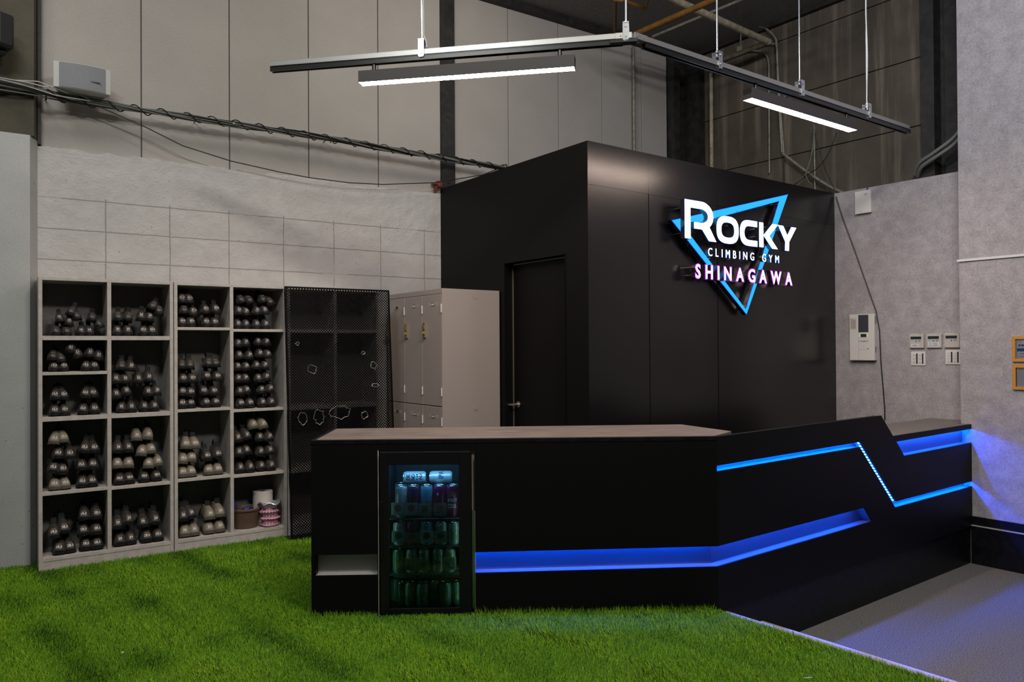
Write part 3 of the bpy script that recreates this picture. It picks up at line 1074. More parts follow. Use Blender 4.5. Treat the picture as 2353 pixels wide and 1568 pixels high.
def can(label, color, kind, u, v, zbase, y, h=CH, lying=False, roll=0.0, group=None, yaw=0, scale=1):
    x, _ = FF.hit(u, v, y)
    o = inframe(FF, 'drink_can', label, 'can', x, y, zbase, group)
    if (color, h) not in BCACHE:
        m = BODY[h][0].copy(); m.materials.clear(); m.materials.append(CANM[color]); BCACHE[(color, h)] = m
    link('can_body', BCACHE[(color, h)], o); link('lid', BODY[h][1], o)
    for nme, me in prints(kind, h) if kind else []:
        link(nme, me, o)
    if lying:
        o.rotation_euler = Matrix.Rotation(FF.rz, 3, 'Z').to_4x4().to_3x3().to_euler()
        R_ = Matrix.Rotation(FF.rz, 4, 'Z') @ Matrix.Rotation(radians(-90), 4, 'Y') @ Matrix.Rotation(roll, 4, 'Z')
        o.rotation_euler = R_.to_euler()
        p = FF.w(x + h / 2, y, zbase + CR)
        o.location = p
    else:
        o.rotation_euler = (0, 0, FF.rz + yaw)
        o.scale = (scale, scale, 1)
    return o


Y1 = .058
g1, g2, g3, g4 = 'tall cans on the top fridge shelf', 'cans on the second fridge shelf', 'cans on the third fridge shelf', 'cans on the fridge floor'
for (u, col_, kd, lab) in [(922.7, 'pale', 'swirl', 'pale blue can with leaf artwork, leftmost on top fridge shelf'), (951.2, 'purple', None, 'dark purple can second from left on top fridge shelf'),
                           (980.6, 'skyblue', 'scene', 'sky blue can with yellow green scene, middle of top fridge shelf'), (1009.4, 'maroon', 'moon', 'dark maroon can with small moon mark on top fridge shelf'),
                           (1038.9, 'maroon', 'juicy', 'maroon can lettered JUICY, rightmost on top fridge shelf')]:
    can(lab, col_, kd, u, 1150, .500, Y1, .168, group=g1)
    o = can('silver lidded tall can in second row behind the ' + {922.7: 'leftmost', 951.2: 'purple', 980.6: 'sky blue', 1009.4: 'moon marked', 1038.9: 'JUICY'}[u] + ' can', 'pale' if u != 1009.4 else 'maroon', None, u - 1, 1150, .500, Y1 + .072, .168, group='second row cans on the top fridge shelf')
can('light blue can lettered DE NO lying on top shelf cans, left', 'silver', 'denogin', 953, 1083, .669, Y1 + .045, .122, True, radians(24), 'cans lying on the top row')
can('shiny blue silver IPA can lying on top shelf cans, right', 'silver', 'tipa', 1013, 1083, .669, Y1 + .045, .122, True, radians(34), 'cans lying on the top row')
for (u, col_, kd, lab) in [(917.5, 'silver', 'round', 'white can with brown round picture, second fridge shelf'), (947.7, 'maroon', 'head', 'crimson can with dark oval portrait, second fridge shelf'),
                           (980, 'skyblue', 'bird', 'blue can with white bird, second fridge shelf'), (1014, 'lightsteel', 'leafy', 'grey green can with leaf artwork, fourth on second fridge shelf'),
                           (1044, 'lightsteel', 'leafy', 'grey green can with leaf artwork, rightmost on second fridge shelf')]:
    can(lab, col_, kd, u, 1215, .354, Y1, group=g2)
for (u, col_, kd, lab) in [(915, 'green', 'leafy', 'green can with dark leaves, leftmost on third fridge shelf'), (945.5, 'cream', 'ipa', 'red crested IPA can behind a card on third fridge shelf'),
                           (974, 'cream', 'denogin', 'cream can with big black DE NO letters, third fridge shelf'), (1006.5, 'cream', 'ipa', 'red crested IPA can with no card before it, third shelf'),
                           (1034, 'cream', 'pils', 'can with lime green crest behind the PILS card')]:
    can(lab, col_, kd, u, 1285, .207, Y1 + .004, group=g3, scale=.9)
for (u, y, lab) in [(930, .115, 'green can lying on its side at left, above fridge floor cans'), (986, .115, 'green can lying on its side at centre, above fridge floor cans'), (1038, .115, 'green can lying on its side at right, above fridge floor cans')]:
    can(lab, 'green', 'leafy', u, 1322, .1545 - .0, y + .02, .112 + .010, True, radians(15), 'cans lying above the fridge floor row')
for (u, y, col_, kd, sc, lab) in [(909, .135, 'green', None, .82, 'green can half hidden at left end of fridge floor'), (921, .066, 'dark', None, .60, 'slim dark can near left end of fridge floor'), (943, .062, 'green', 'leafy', .86, 'green can with yellow hop, second on fridge floor'),
                                  (971.6, .052, 'green', 'leafy', 1, 'green can with yellow hop, centre of fridge floor'), (998.6, .062, 'blue', 'shore', .74, 'slim blue can with white shore picture, fridge floor'),
                                  (1023, .052, 'green', 'leafy', 1, 'green can with leaf artwork right of the slim blue can'), (1050, .062, 'green', 'leafy', .80, 'green can cut by the frame at right end of fridge floor')]:
    can(lab, col_, kd, u, 1365, .031, y, group=g4, scale=sc)
# cards on the shelf fronts
cardm = {k: mat('card_' + k, c, .6, noise=.35, nscale=90) for k, c in dict(green=(.32, .40, .36), grey=(.42, .48, .48), rose=(.40, .30, .32), pale=(.62, .70, .70), lime=(.46, .55, .38)).items()}
cards = [(899, 929, 1156, 1184, 'grey', '', 'first (leftmost) card on the top fridge shelf'), (930, 960, 1156, 1184.5, 'grey', '', 'card with dark round picture on the top fridge shelf'), (961, 991, 1159, 1185, 'green', '', 'greenish card at the middle of the top fridge shelf'), (995.5, 1026, 1157, 1185, 'rose', '', 'mauve card, fourth on the top fridge shelf'),
         (900, 931, 1221, 1246.5, 'grey', '', 'leftmost card on the second fridge shelf'), (932, 963, 1224, 1247, 'rose', '', 'rose card on the second fridge shelf'), (964.5, 996, 1219, 1247.5, 'pale', '', 'pale blue card on the second fridge shelf'), (997, 1028, 1221, 1246, 'green', '', 'dark green card on the second fridge shelf'),
         (930, 958, 1284, 1311, 'green', 'IPA', 'grey green card lettered IPA on the third fridge shelf'), (959, 987, 1288, 1311, 'green', '', 'dark lettered card before the cream can, third shelf'), (1018.5, 1048.5, 1281, 1310, 'lime', 'PILS', 'lime card lettered PILS on the third fridge shelf')]
for i, (u0, u1, v0, v1, cm, tx, lab) in enumerate(cards):
    yy = .0165
    x0, z1 = FF.hit(u0, v0, yy); x1, z0 = FF.hit(u1, v1, yy)
    o = inframe(FF, 'price_card', lab, 'card', x0, yy, z0, 'cards clipped to the fridge shelves')
    W_, H_ = x1 - x0, z1 - z0
    part('card_face', MB().box(0, W_, 0, .0008, 0, H_), cardm[cm], o)
    mb = MB()
    if tx:
        flat_text(mb, tx, W_ * .12, W_ * .88, H_ * .12, H_ * .62, -.0004, 0, 1, .02)
        scribble(mb, W_ * .12, W_ * .88, H_ * .76, H_ * .80, -.0004, 9)
    else:
        v, f = disc(W_ * .5, H_ * .55, W_ * .28, H_ * .30, 9)
        mb.add([(x, -.0004, z) for x, z in v], f)
    part('print', mb, olive if cm != 'rose' else tan, o)

# ------------------------------------------------------------------ lit sign
sg = inframe(FB, 'illuminated_sign', 'lit white ROCKY sign over a cyan triangle outline', 'sign')
tri_o = [(.785, 2.335), (2.268, 2.700), (1.675, 1.656)]
tri_i = [(.915, 2.301), (2.144, 2.632), (1.667, 1.692)]


def grow(poly, d):
    """offset a closed polygon outwards by d (mitred)"""
    n = len(poly)
    A = sum(poly[i][0] * poly[(i + 1) % n][1] - poly[(i + 1) % n][0] * poly[i][1] for i in range(n))
    sg_ = 1 if A > 0 else -1
    out = []
    for i in range(n):
        p0, p1, p2 = poly[i - 1], poly[i], poly[(i + 1) % n]
        d1 = Vector((p1[0] - p0[0], p1[1] - p0[1])).normalized(); d2 = Vector((p2[0] - p1[0], p2[1] - p1[1])).normalized()
        n1 = Vector((d1.y, -d1.x)) * sg_; n2 = Vector((d2.y, -d2.x)) * sg_
        m = (n1 + n2)
        k = d / max(.35, (1 + n1.dot(n2)))
        out.append((p1[0] + m.x * k, p1[1] + m.y * k))
    return out


part('triangle_body', MB().ringprism(grow(tri_o, .004), grow(tri_i, -.004), -.068, -.030), 'signside', sg, label='polished metal triangle channel')
part('triangle_face', MB().ringprism(tri_o, tri_i, -.071, -.068), 'signcyan', sg, label='cyan lit triangle face')
part('triangle_rim', MB().ringprism(grow(tri_o, .004), tri_o, -.0695, -.068).ringprism(tri_i, grow(tri_i, -.004), -.0695, -.068), 'signblue', sg)
def arc(cx, cz, a, b, t0, t1, n=14, p=2.0):
    out = []
    for i in range(n + 1):
        t = radians(t0 + (t1 - t0) * i / n)
        c_, s_ = cos(t), sin(t)
        out.append((cx + a * abs(c_) ** (2 / p) * (1 if c_ >= 0 else -1), cz + b * abs(s_) ** (2 / p) * (1 if s_ >= 0 else -1)))
    return out


ROCKY = {
    'R': [(.867, 2.496)] + arc(1.056, 2.389, .140, .107, 90, -48, 16) + [(1.230, 2.203), (1.145, 2.203), (1.065, 2.286), (.972, 2.286), (.972, 2.334)] + arc(1.050, 2.387, .086, .053, -90, 90, 14) + [(.929, 2.440), (.929, 2.205), (.867, 2.205)],
    'C': [(1.754, 2.411)] + arc(1.646, 2.308, .116, .103, 90, 270, 18, 2.6) + [(1.754, 2.205), (1.754, 2.251)] + arc(1.650, 2.308, .066, .057, 270, 90, 14, 2.4) + [(1.754, 2.365)],
    'Y': [(2.047, 2.409), (2.117, 2.409), (2.178, 2.332), (2.237, 2.409), (2.308, 2.409), (2.201, 2.278), (2.197, 2.203), (2.143, 2.203), (2.147, 2.278)],
    'K1': [(1.784, 2.409), (1.837, 2.409), (1.837, 2.207), (1.784, 2.207)],
    'K2': [(1.965, 2.411), (2.044, 2.411), (1.918, 2.308), (2.036, 2.205), (1.960, 2.205), (1.847, 2.302), (1.850, 2.315)],
}


def sup(cx, cz, a, b, n=36, p=2.7):
    out = []
    for i in range(n):
        t = 2 * pi * i / n
        out.append((cx + a * abs(cos(t)) ** (2 / p) * (1 if cos(t) >= 0 else -1), cz + b * abs(sin(t)) ** (2 / p) * (1 if sin(t) >= 0 else -1)))
    return out


def sign_letter(name, polys, rings=(), y0=-.122, y1=-.082):
    body = MB(); face = MB(); rim = MB()
    for p in polys:
        body.prism(grow(p, .003), y0 + .003, y1); face.prism(p, y0 - .001, y0 + .003); rim.prism(grow(p, .003), y0 + .0015, y0 + .003)
    for o_, i_ in rings:
        body.ringprism(grow(o_, .003), grow(i_, -.003), y0 + .003, y1); face.ringprism(o_, i_, y0 - .001, y0 + .003); rim.ringprism(grow(o_, .003), grow(i_, -.003), y0 + .0015, y0 + .003)
    b = part(name, body, 'signside', sg)
    link('lit_face', face.mesh('lit_face', 'signwhite'), b)
    link('lit_rim', rim.mesh('lit_rim', 'signblue'), b)


sign_letter('letter_R', [ROCKY['R']])
sign_letter('letter_O', [], [(sup(1.374, 2.309, .136, .107), sup(1.375, 2.308, .082, .060))])
sign_letter('letter_C', [ROCKY['C']])
sign_letter('letter_K', [ROCKY['K1'], ROCKY['K2']])
sign_letter('letter_Y', [ROCKY['Y']])


def spaced(s, x0, x1, z0, z1, off, sx=1.0, at=None):
    """lettering with even gaps: every glyph keeps its own width"""
    gl = []
    for ch in s:
        gl.append(None if ch == ' ' else text_polys(ch, 1, 1, off, 'LEFT', 3))
    ref = next(g for g in gl if g)
    H, _ = text_polys('H', 1, 1, off, 'LEFT', 3)
    hz = max(p[1] for p in H) - min(p[1] for p in H); b0_ = min(p[1] for p in H)
    k = (z1 - z0) / hz
    ws_ = [.30 * k if g is None else (max(p[0] for p in g[0]) - min(p[0] for p in g[0])) * k * sx for g in gl]
    gap = ((x1 - x0) - sum(ws_)) / (len(gl) - 1)
    V_, F_, C_ = [], [], []
    x = x0
    for n_, (g, w_) in enumerate(zip(gl, ws_)):
        if at:
            x = at[n_] - w_ / 2
        C_.append(x + w_ / 2)
        if g:
            a = min(p[0] for p in g[0]); o_ = len(V_)
            V_.append(([(x + (p[0] - a) * k * sx, z0 + (p[1] - b0_) * k) for p in g[0]], g[1]))
        x += w_ + gap
    return V_, F_, C_


def word(name, s, x0, x1, z0, z1, y0, y1, rimmat, off, rimoff, label, sx):
    face, _, c_ = spaced(s, x0, x1, z0, z1, off, sx)
    r_ = rimoff / (z1 - z0)
    rim, _, _ = spaced(s, x0, x1, z0 - rimoff, z1 + rimoff, off + r_ * .5, sx * 1.03, c_)
    for ch, (v, f), (w_, g_) in zip(s.replace(' ', ''), face, rim):
        mb = MB()
        extrude_flat(mb, w_, g_, y0 + .003, y1, 0)
        extrude_flat(mb, w_, g_, y0 + .001, y0 + .003, 1)
        extrude_flat(mb, v, f, y0 - .001, y0 + .001, 2)
        part(name, mb, ['signside', rimmat, 'signwhite'], sg, label=label % ch)


word('tagline_letter', 'CLIMBING GYM', 1.145, 2.067, 2.092, 2.153, -.112, -.082, 'signblue', .0, .0015, 'small white lit letter %s', .88)
word('place_letter', 'SHINAGAWA', .998, 2.254, 1.915, 2.018, -.112, -.072, 'signmag', .012, .007, 'white lit letter %s with magenta edges', .90)
mb = MB()
for x, z in [(.89, 2.44), (.89, 2.25), (1.30, 2.30), (1.45, 2.25), (1.60, 2.39), (1.81, 2.30), (1.95, 2.39), (2.16, 2.25), (.95, 2.36), (1.55, 2.48), (2.1, 2.60), (1.68, 1.72), (1.2, 2.08)]:
    mb.cyl((x, -.083, z), (x, 0, z), .004, 8)
for x in (1.01, 1.02, 1.16, 1.30, 1.43, 1.58, 1.74, 1.90, 2.05, 2.2):
    mb.cyl((x, -.074, 1.94), (x, 0, 1.94), .003, 6).cyl((x, -.074, 2.0), (x, 0, 2.0), .003, 6)
for x in (1.17, 1.3, 1.45, 1.6, 1.75, 1.9, 2.04):
    mb.cyl((x, -.083, 2.12), (x, 0, 2.12), .003, 6)
part('standoff_pins', mb, 'chrome', sg, smooth=True)

# ------------------------------------------------------------------ light track
EL = Vector((.668, 4.108, 0))
TL = Fr((EL.x, EL.y), 100.4)      # left run: towards the elbow
TR = Fr((EL.x, EL.y), 54.0)
tk = thing('light_track', 'long bent metal lighting track hung on rods', 'track', (EL.x, EL.y, 3.05))


def tkpart(name, fr_, mb, mats, smooth=False, bevel=0, label=None):
    out = MB(); out.f = mb.f; out.m = mb.m
    for x, y, z in mb.v:
        p = fr_.w(x, y, z) - Vector((EL.x, EL.y, 3.05))
        out.v.append(tuple(p))
    return part(name, out, mats, tk, smooth, bevel, label)


for fr_, x0, x1 in ((TL, -2.135, .0), (TR, .0, 3.02)):
    mb = MB().box(x0, x1, -.020, -.017, 3.086, 3.115).box(x0, x1, .017, .020, 3.086, 3.115).box(x0, x1, -.020, .020, 3.1135, 3.116).box(x0, x1, -.02, -.012, 3.086, 3.088)
    tkpart('channel_rail', fr_, mb, 'alu', label='brushed metal channel')
    xa, xb = (x0, x1 - .05) if fr_ is TL else (x0 + .09, x1 + .02)
    mb = MB().box(xa, xb, -.018, -.010, 3.056, 3.0855).box(xa, xb, .010, .018, 3.056, 3.0855).box(xa, xb, -.018, .018, 3.078, 3.0855)
    tkpart('power_rail', fr_, mb, 'railblack', label='black power rail under the channel')
mb = MB().box(-.09, .0, -.0215, .0215, 3.084, 3.118)
for x in (-.06, -.02):
    mb.cyl((x, -.0215, 3.10), (x, -.025, 3.10), .005, 8)
tkpart('elbow_plate', TL, mb, 'alu', bevel=.002)
mb = MB().box(.0, .10, -.0215, .0215, 3.084, 3.118)
for x in (.02, .07):
    mb.cyl((x, -.0215, 3.10), (x, -.025, 3.10), .005, 8)
tkpart('elbow_plate', TR, mb, 'alu', bevel=.002)
tkpart('elbow_joint', TL, MB().box(-.12, .03, -.026, .02, 3.060, 3.082), 'railblack', bevel=.003)


def sof(fr_, u, v, z=3.10):
    d = _F * FPX + CX * (u - 1176.5) - CU * (v - 784)
    P = CAMPOS + d * ((z - EYE) / d.z)
    return (P - fr_.o).dot(fr_.x)


for i, (fr_, u, v) in enumerate([(TL, 967, 118), (TL, 1439, 92), (TR, 1651, 148), (TR, 1838, 212), (TR, 1997, 262)]):
    x = sof(fr_, u, v)
    tkpart('hanger_rod', fr_, MB().cyl((x, 0, 3.17), (x, 0, CEIL), .0055, 8), 'chrome', smooth=True)
    mb = MB().box(x - .017, x + .017, -.026, -.023, 3.075, 3.175).box(x - .017, x + .017, .023, .026, 3.075, 3.175).box(x - .017, x + .017, -.026, .026, 3.165, 3.170).box(x - .012, x + .012, -.026, .026, 3.070, 3.075)
    mb.cyl((x, 0, 3.150), (x, 0, 3.185), .010, 6).cyl((x, -.030, 3.15), (x, -.026, 3.15), .008, 6).cyl((x, -.030, 3.095), (x, -.026, 3.095), .006, 6)
    tkpart('hanger_clamp', fr_, mb, 'chrome', label='shiny zinc hanger clamp')
for fr_, u, v, sgn in ((TL, 967, 118, 1), (TR, 1997, 262, -1)):
    x = sof(fr_, u, v)
    pts = [fr_.w(x + .012 * sgn, -.01 + .004 * sin(k), CEIL - (CEIL - 3.20) * k / 14) for k in range(15)] + [fr_.w(x + .03 * sgn, -.02, 3.16), fr_.w(x + .035 * sgn, -.022, 3.12)]
    mb = MB().tube([p - Vector((EL.x, EL.y, 3.05)) for p in pts], .0045, 7)
    part('power_cable', mb, 'cable3', tk, smooth=True)


def lamp(fr_, ua, va, ub, vb, label):
    xa, xb = sof(fr_, ua, va, 2.945), sof(fr_, ub, vb, 2.945)
    o = inframe(fr_, 'linear_lamp', label, 'lamp', (xa + xb) / 2, 0, 2.945, 'linear lamps under the track')
    h = (xb - xa) / 2
    mb = MB().box(-h, h, -.034, -.0315, 0, .068).box(-h, h, .0315, .034, 0, .068).box(-h, h, -.0315, .0315, .030, .068).box(-h, -h + .003, -.0315, .0315, 0, .068).box(h - .003, h, -.0315, .0315, 0, .068)
    part('housing', mb, 'lampbody', o, bevel=.001)
    part('diffuser', MB().box(-h + .0035, h - .0035, -.031, .031, .0005, .004), 'lamp', o, label='glowing white diffuser')
    for s_ in (-1, 1):
        x = s_ * (h - .085)
        part('mounting_stem', MB().cyl((x, 0, .068), (x, 0, .075), .006, 10).cyl((x, 0, .075), (x, 0, .111), .012, 12), 'railblack', o, smooth=True)
    return o


lamp(TL, 838, 203, 1325, 171, 'glowing linear lamp under the left run of the track')
lamp(TR, 1706, 232, 1955, 303, 'glowing linear lamp under the right run of the track')

# ------------------------------------------------------------------ things on the papered walls
def q(u, v, fr_=FQ, y=0):
    return fr_.hit(u, v, y)


# wifi box
o = inframe(FQ, 'wall_router', 'white box high on the papered wall', 'router', .216, 0, 2.590)
part('housing', MB().box(0, .148, -.034, -.006, 0, .205), 'plastic', o, bevel=.004)
part('mount', MB().box(.012, .150, -.006, 0, .004, .20), 'plastic2', o)
mb = MB(); scribble(mb, .088, .118, .170, .176, -.0345, 4); scribble(mb, .088, .112, .160, .166, -.0345, 3); scribble(mb, .05, .068, .012, .018, -.0345, 3)
part('print', mb, 'mark', o)
part('cable_plug', MB().box(.105, .114, -.022, -.012, .205, .235), 'navy', o, label='dark blue plug')
# intercom panel
o = inframe(FQ, 'control_panel', 'tall white control panel with dark inset on papered wall', 'panel', .160, 0, 1.258)
W_, H_ = .232, .418
part('case', MB().box(0, W_, -.045, 0, 0, H_), 'plastic', o, bevel=.004)
part('inset', MB().box(W_ * .37, W_ * .77, -.0462, -.044, H_ * .61, H_ * .985), 'dgrey', o, label='dark grey inset plate')
sc_ = part('display_frame', MB().box(W_ * .385, W_ * .76, -.0468, -.044, H_ * .49, H_ * .585), 'plastic', o)
link('screen', MB().box(W_ * .46, W_ * .69, -.0475, -.046, H_ * .505, H_ * .572).mesh('screen', 'lcd'), sc_)
link('indicator', MB().box(W_ * .40, W_ * .44, -.0475, -.046, H_ * .51, H_ * .57).box(W_ * .71, W_ * .745, -.0475, -.046, H_ * .51, H_ * .57).mesh('indicator', 'green_led'), sc_)
mb = MB().box(W_ * .385, W_ * .77, -.0462, -.044, H_ * .425, H_ * .43).box(W_ * .385, W_ * .77, -.0462, -.044, H_ * .405, H_ * .409).box(W_ * .52, W_ * .65, -.0466, -.044, H_ * .402, H_ * .412).box(W_ * .37, W_ * .373, -.0458, -.044, 0, H_ * .6).box(W_ * .37, W_ * .77, -.0458, -.044, H_ * .238, H_ * .241)
mb.box(W_ * .57, W_ * .59, -.0462, -.044, H_ * .305, H_ * .315).box(W_ * .725, W_ * .765, -.0462, -.044, H_ * .245, H_ * .265)
part('seams', mb, 'mark', o)
part('sticker', MB().box(W_ * .045, W_ * .285, -.0458, -.044, H_ * .675, H_ * .915), 'plastic2', o, label='cream notice sticker')
mb = MB()
rt = random.Random(4)
scribble(mb, W_ * .065, W_ * .16, H_ * .885, H_ * .90, -.0461, 4)
for k in range(8):
    scribble(mb, W_ * .065, W_ * .262, H_ * (.86 - k * .023), H_ * (.872 - k * .023), -.0461, 9)
part('print', mb, 'mark', o)
part('vent_slots', MB().box(W_ - .0005, W_ + .001, -.034, -.012, H_ * .17, H_ * .30).box(W_ - .0005, W_ + .001, -.034, -.012, H_ * .78, H_ * .95), 'grey', o)
# three controllers
for i, (u0, v0, u1, v1, st_, lab) in enumerate([(2091.5, 767, 2127, 801, 1, 'cream wall controller with white label, leftmost of three'), (2131, 766, 2169, 800.5, 2, 'cream wall controller with two line label, middle of three'), (2171.5, 765, 2211, 799.5, 0, 'cream wall controller without label, rightmost of three')]):
    x0, z1 = q(u0, v0); x1, z0 = q(u1, v1)
    W_, H_ = .120, .120
    o = inframe(FQ, 'wall_controller', lab, 'controller', x0, 0, (z0 + z1) / 2 - .062, 'air conditioning controllers')
    part('case', MB().box(0, W_, -.020, 0, 0, H_), 'plastic2', o, bevel=.005)
    part('screen', MB().box(W_ * .10, W_ * .84, -.0208, -.019, H_ * .63, H_ * .83), 'lcd', o)
    mb = MB().box(W_ * .64, W_ * .80, -.0208, -.019, H_ * .48, H_ * .53).cyl((W_ * .48, -.0208, H_ * .50), (W_ * .48, -.019, H_ * .50), W_ * .055, 12).box(W_ * .12, W_ * .32, -.0206, -.019, H_ * .56, H_ * .575).box(W_ * .60, W_ * .82, -.0206, -.019, H_ * .56, H_ * .575).box(W_ * .70, W_ * .85, -.0206, -.019, H_ * .95, H_ * .97)
    part('buttons', mb, 'mark', o)
    if st_:
        part('label_strip', MB().box(W_ * .14, W_ * (.68 if st_ == 1 else .86), -.0208, -.019, H_ * .12, H_ * (.30 if st_ == 1 else .42)), 'print_white', o)
        mb = MB()
        scribble(mb, W_ * .20, W_ * (.62 if st_ == 1 else .80), H_ * .17, H_ * .25, -.0211, 7)
        if st_ == 2:
            scribble(mb, W_ * .20, W_ * .80, H_ * .31, H_ * .38, -.0211, 7)
        part('print', mb, 'mark', o)
# switches
for i, (u0, v0, u1, v1, nsw, lab) in enumerate([(2094, 807, 2129, 841, 3, 'white switch plate below the leftmost controller'), (2173, 803.5, 2211, 838, 4, 'white switch plate below the rightmost controller, cut by pier')]):
    x0, z1 = q(u0, v0); x1, z0 = q(u1, v1)
    W_, H_ = .120, .120
    o = inframe(FQ, 'switch_plate', lab, 'switch', x0, 0, (z0 + z1) / 2 - .062, 'white switch plates')
    part('plate', MB().box(0, W_, -.008, 0, 0, H_), 'plastic', o, bevel=.003)
    for c_ in range(2):
        bx = W_ * (.12 + .40 * c_)
        for r_ in range(nsw):
            hh = H_ * .74 / nsw
            z_ = H_ * .13 + r_ * hh
            rk = part('rocker', MB().box(bx, bx + W_ * .25, -.012, -.008, z_ + .0008, z_ + hh - .0008), 'plastic', o, bevel=.0008)
            link('print', MB().box(bx + .003, bx + W_ * .2, -.0123, -.0118, z_ + hh * .35, z_ + hh * .5).mesh('print', 'mark2'), rk)
        part('name_strip', MB().box(bx + W_ * .255, bx + W_ * .345, -.0095, -.008, H_ * .13, H_ * .87), 'ink', o, label='dark name strip')
# black cable on the papered wall
pts = []
for u, v in [(1921, 452), (1936, 500), (1962, 570), (1990, 650), (2013, 715), (2021, 760), (2024, 830), (2029, 890), (2033, 940), (2033, 966)]:
    x, z = q(u, v, FQ, -.012)
    pts.append(FQ.w(x, -.012, z))
o = link('wall_cable', MB().tube(pts, .0045, 8).mesh('wall_cable', 'cable', smooth=True))
tag(o, 'black cable running down the papered wall to the desk', 'cable')
# picture frames on the pier
for (u, v0, v1, lab, kd) in [(2325.5, 773.5, 831.5, 'honey wood frame with blue lettered notice, upper of two', 0), (2326.5, 838.5, 895.5, 'honey wood frame with ruled white sheet, lower of two', 1)]:
    x0, z1 = FP.hit(u, v0, -.012); _, z0 = FP.hit(u, v1, -.012)
    W_, H_ = .255, z1 - z0
    o = inframe(FP, 'picture_frame', lab, 'frame', x0, 0, z0, 'honey wood frames on the pier')
    t_ = .022
    part('frame', MB().box(0, W_, -.018, 0, 0, t_).box(0, W_, -.018, 0, H_ - t_, H_).box(0, t_, -.018, 0, t_, H_ - t_).box(W_ - t_, W_, -.018, 0, t_, H_ - t_), 'goldwood', o, bevel=.001)
    sh = part('sheet', MB().box(t_ + (.0 if kd == 0 else .006), W_ - t_, -.006, -.001, t_, H_ - t_), 'print_white', o, label='printed white sheet')
    mb = MB(); mb2 = MB(); mb3 = MB()
    if kd == 0:
        a, b, c, d_ = .032, .215, t_, H_ - t_
        mb.box(t_ + .006, t_ + .0085, -.0066, -.006, t_, H_ - t_)
        hh = H_ - 2 * t_
        mb2.box(t_ + .0085, W_ - t_, -.0066, -.006, t_ + hh * .38, t_ + hh * .54)
        flat_text(mb, 'FREE WiFi', t_ + .018, W_ - t_ - .012, t_ + hh * .62, t_ + hh * .74, -.0068, 0, 1, .03)
        for k in range(3):
            r_ = .005 + .005 * k
            pp = [(t_ + .028 + r_ * sin(radians(-42 + 84 * i / 8)), t_ + hh * .80 + r_ * cos(radians(-42 + 84 * i / 8)) * 1.2) for i in range(9)]
            v, f = stroke(pp, .0014)
            mb3.add([(x, -.0068, z) for x, z in v], f)
        mb4 = MB(); scribble(mb4, t_ + .02, t_ + .09, t_ + hh * .25, t_ + hh * .29, -.0068, 8); link('red_print', mb4.mesh('red_print', 'redink'), sh)
        scribble(mb, t_ + .02, t_ + .07, t_ + hh * .10, t_ + hh * .145, -.0068, 6)
        link('print', mb.mesh('print', 'navy'), sh); link('blue_band', mb2.mesh('blue_band', 'print_blue'), sh); link('wifi_mark', mb3.mesh('wifi_mark', 'print_blue'), sh)
    else:
        scribble(mb, t_ + .012, W_ - t_ - .01, H_ - t_ - .016, H_ - t_ - .010, -.0066, 24)
        for k in range(26):
            mb2.box(t_ + .012 + k * .0078, t_ + .0125 + k * .0078, -.0063, -.006, t_ + .01, H_ - t_ - .02)
        for k in range(20):
            z_ = t_ + .012 + k * (H_ - 2 * t_ - .03) / 20
            mb2.box(t_ + .012, W_ - t_ - .008, -.0063, -.006, z_, z_ + .0005)
        link('print', mb.mesh('print', 'navy'), sh); link('ruled_lines', mb2.mesh('ruled_lines', 'mark2'), sh)
    part('pane', MB().box(t_ - .001, W_ - t_ + .001, -.012, -.011, t_ - .001, H_ - t_ + .001), 'acrylic', o)

# ------------------------------------------------------------------ shoe shelves
def shelf_unit(x0, w_, label, left, right, wl=None):
    """left/right: heights of the board tops of each column; wl: width of the left bay"""
    o = inframe(FW, 'shoe_shelf', label, 'shelf', x0, 0, 0, 'grey open shoe shelf units')
    t_, H_, dp = .022, 1.865, .31
    wl = wl or w_ / 2
    part('side_panel', MB().box(0, t_, 0, dp, 0, H_), 'shelfwood', o, bevel=.0015)
    part('side_panel', MB().box(w_ - t_, w_, 0, dp, 0, H_), 'shelfwood', o, bevel=.0015)
    part('divider', MB().box(wl - .012, wl + .012, .001, dp - .006, .08, H_ - t_), 'shelfwood', o, bevel=.001)
    part('top_board', MB().box(t_, w_ - t_, .0, dp, H_ - t_, H_ - .001), 'shelfwood', o, bevel=.0015)
    part('bottom_board', MB().box(t_, w_ - t_, .0, dp, .058, .080), 'shelfwood', o, bevel=.001)
    part('plinth', MB().box(t_, w_ - t_, .003, .02, 0, .0575), 'shelfwood', o)
    part('back_panel', MB().box(t_, w_ - t_, dp - .006, dp - .001, .06, H_ - t_), 'shelfback', o)
    for z in left:
        part('shelf_board', MB().box(t_, wl - .012, .002, dp - .006, z - (.028 if z in right else .020), z), 'shelfwood', o, bevel=.001)
    for z in right:
        part('shelf_board', MB().box(wl + .012, w_ - t_, .002, dp - .006, z - (.028 if z in left else .020), z), 'shelfwood', o, bevel=.001)
    return o


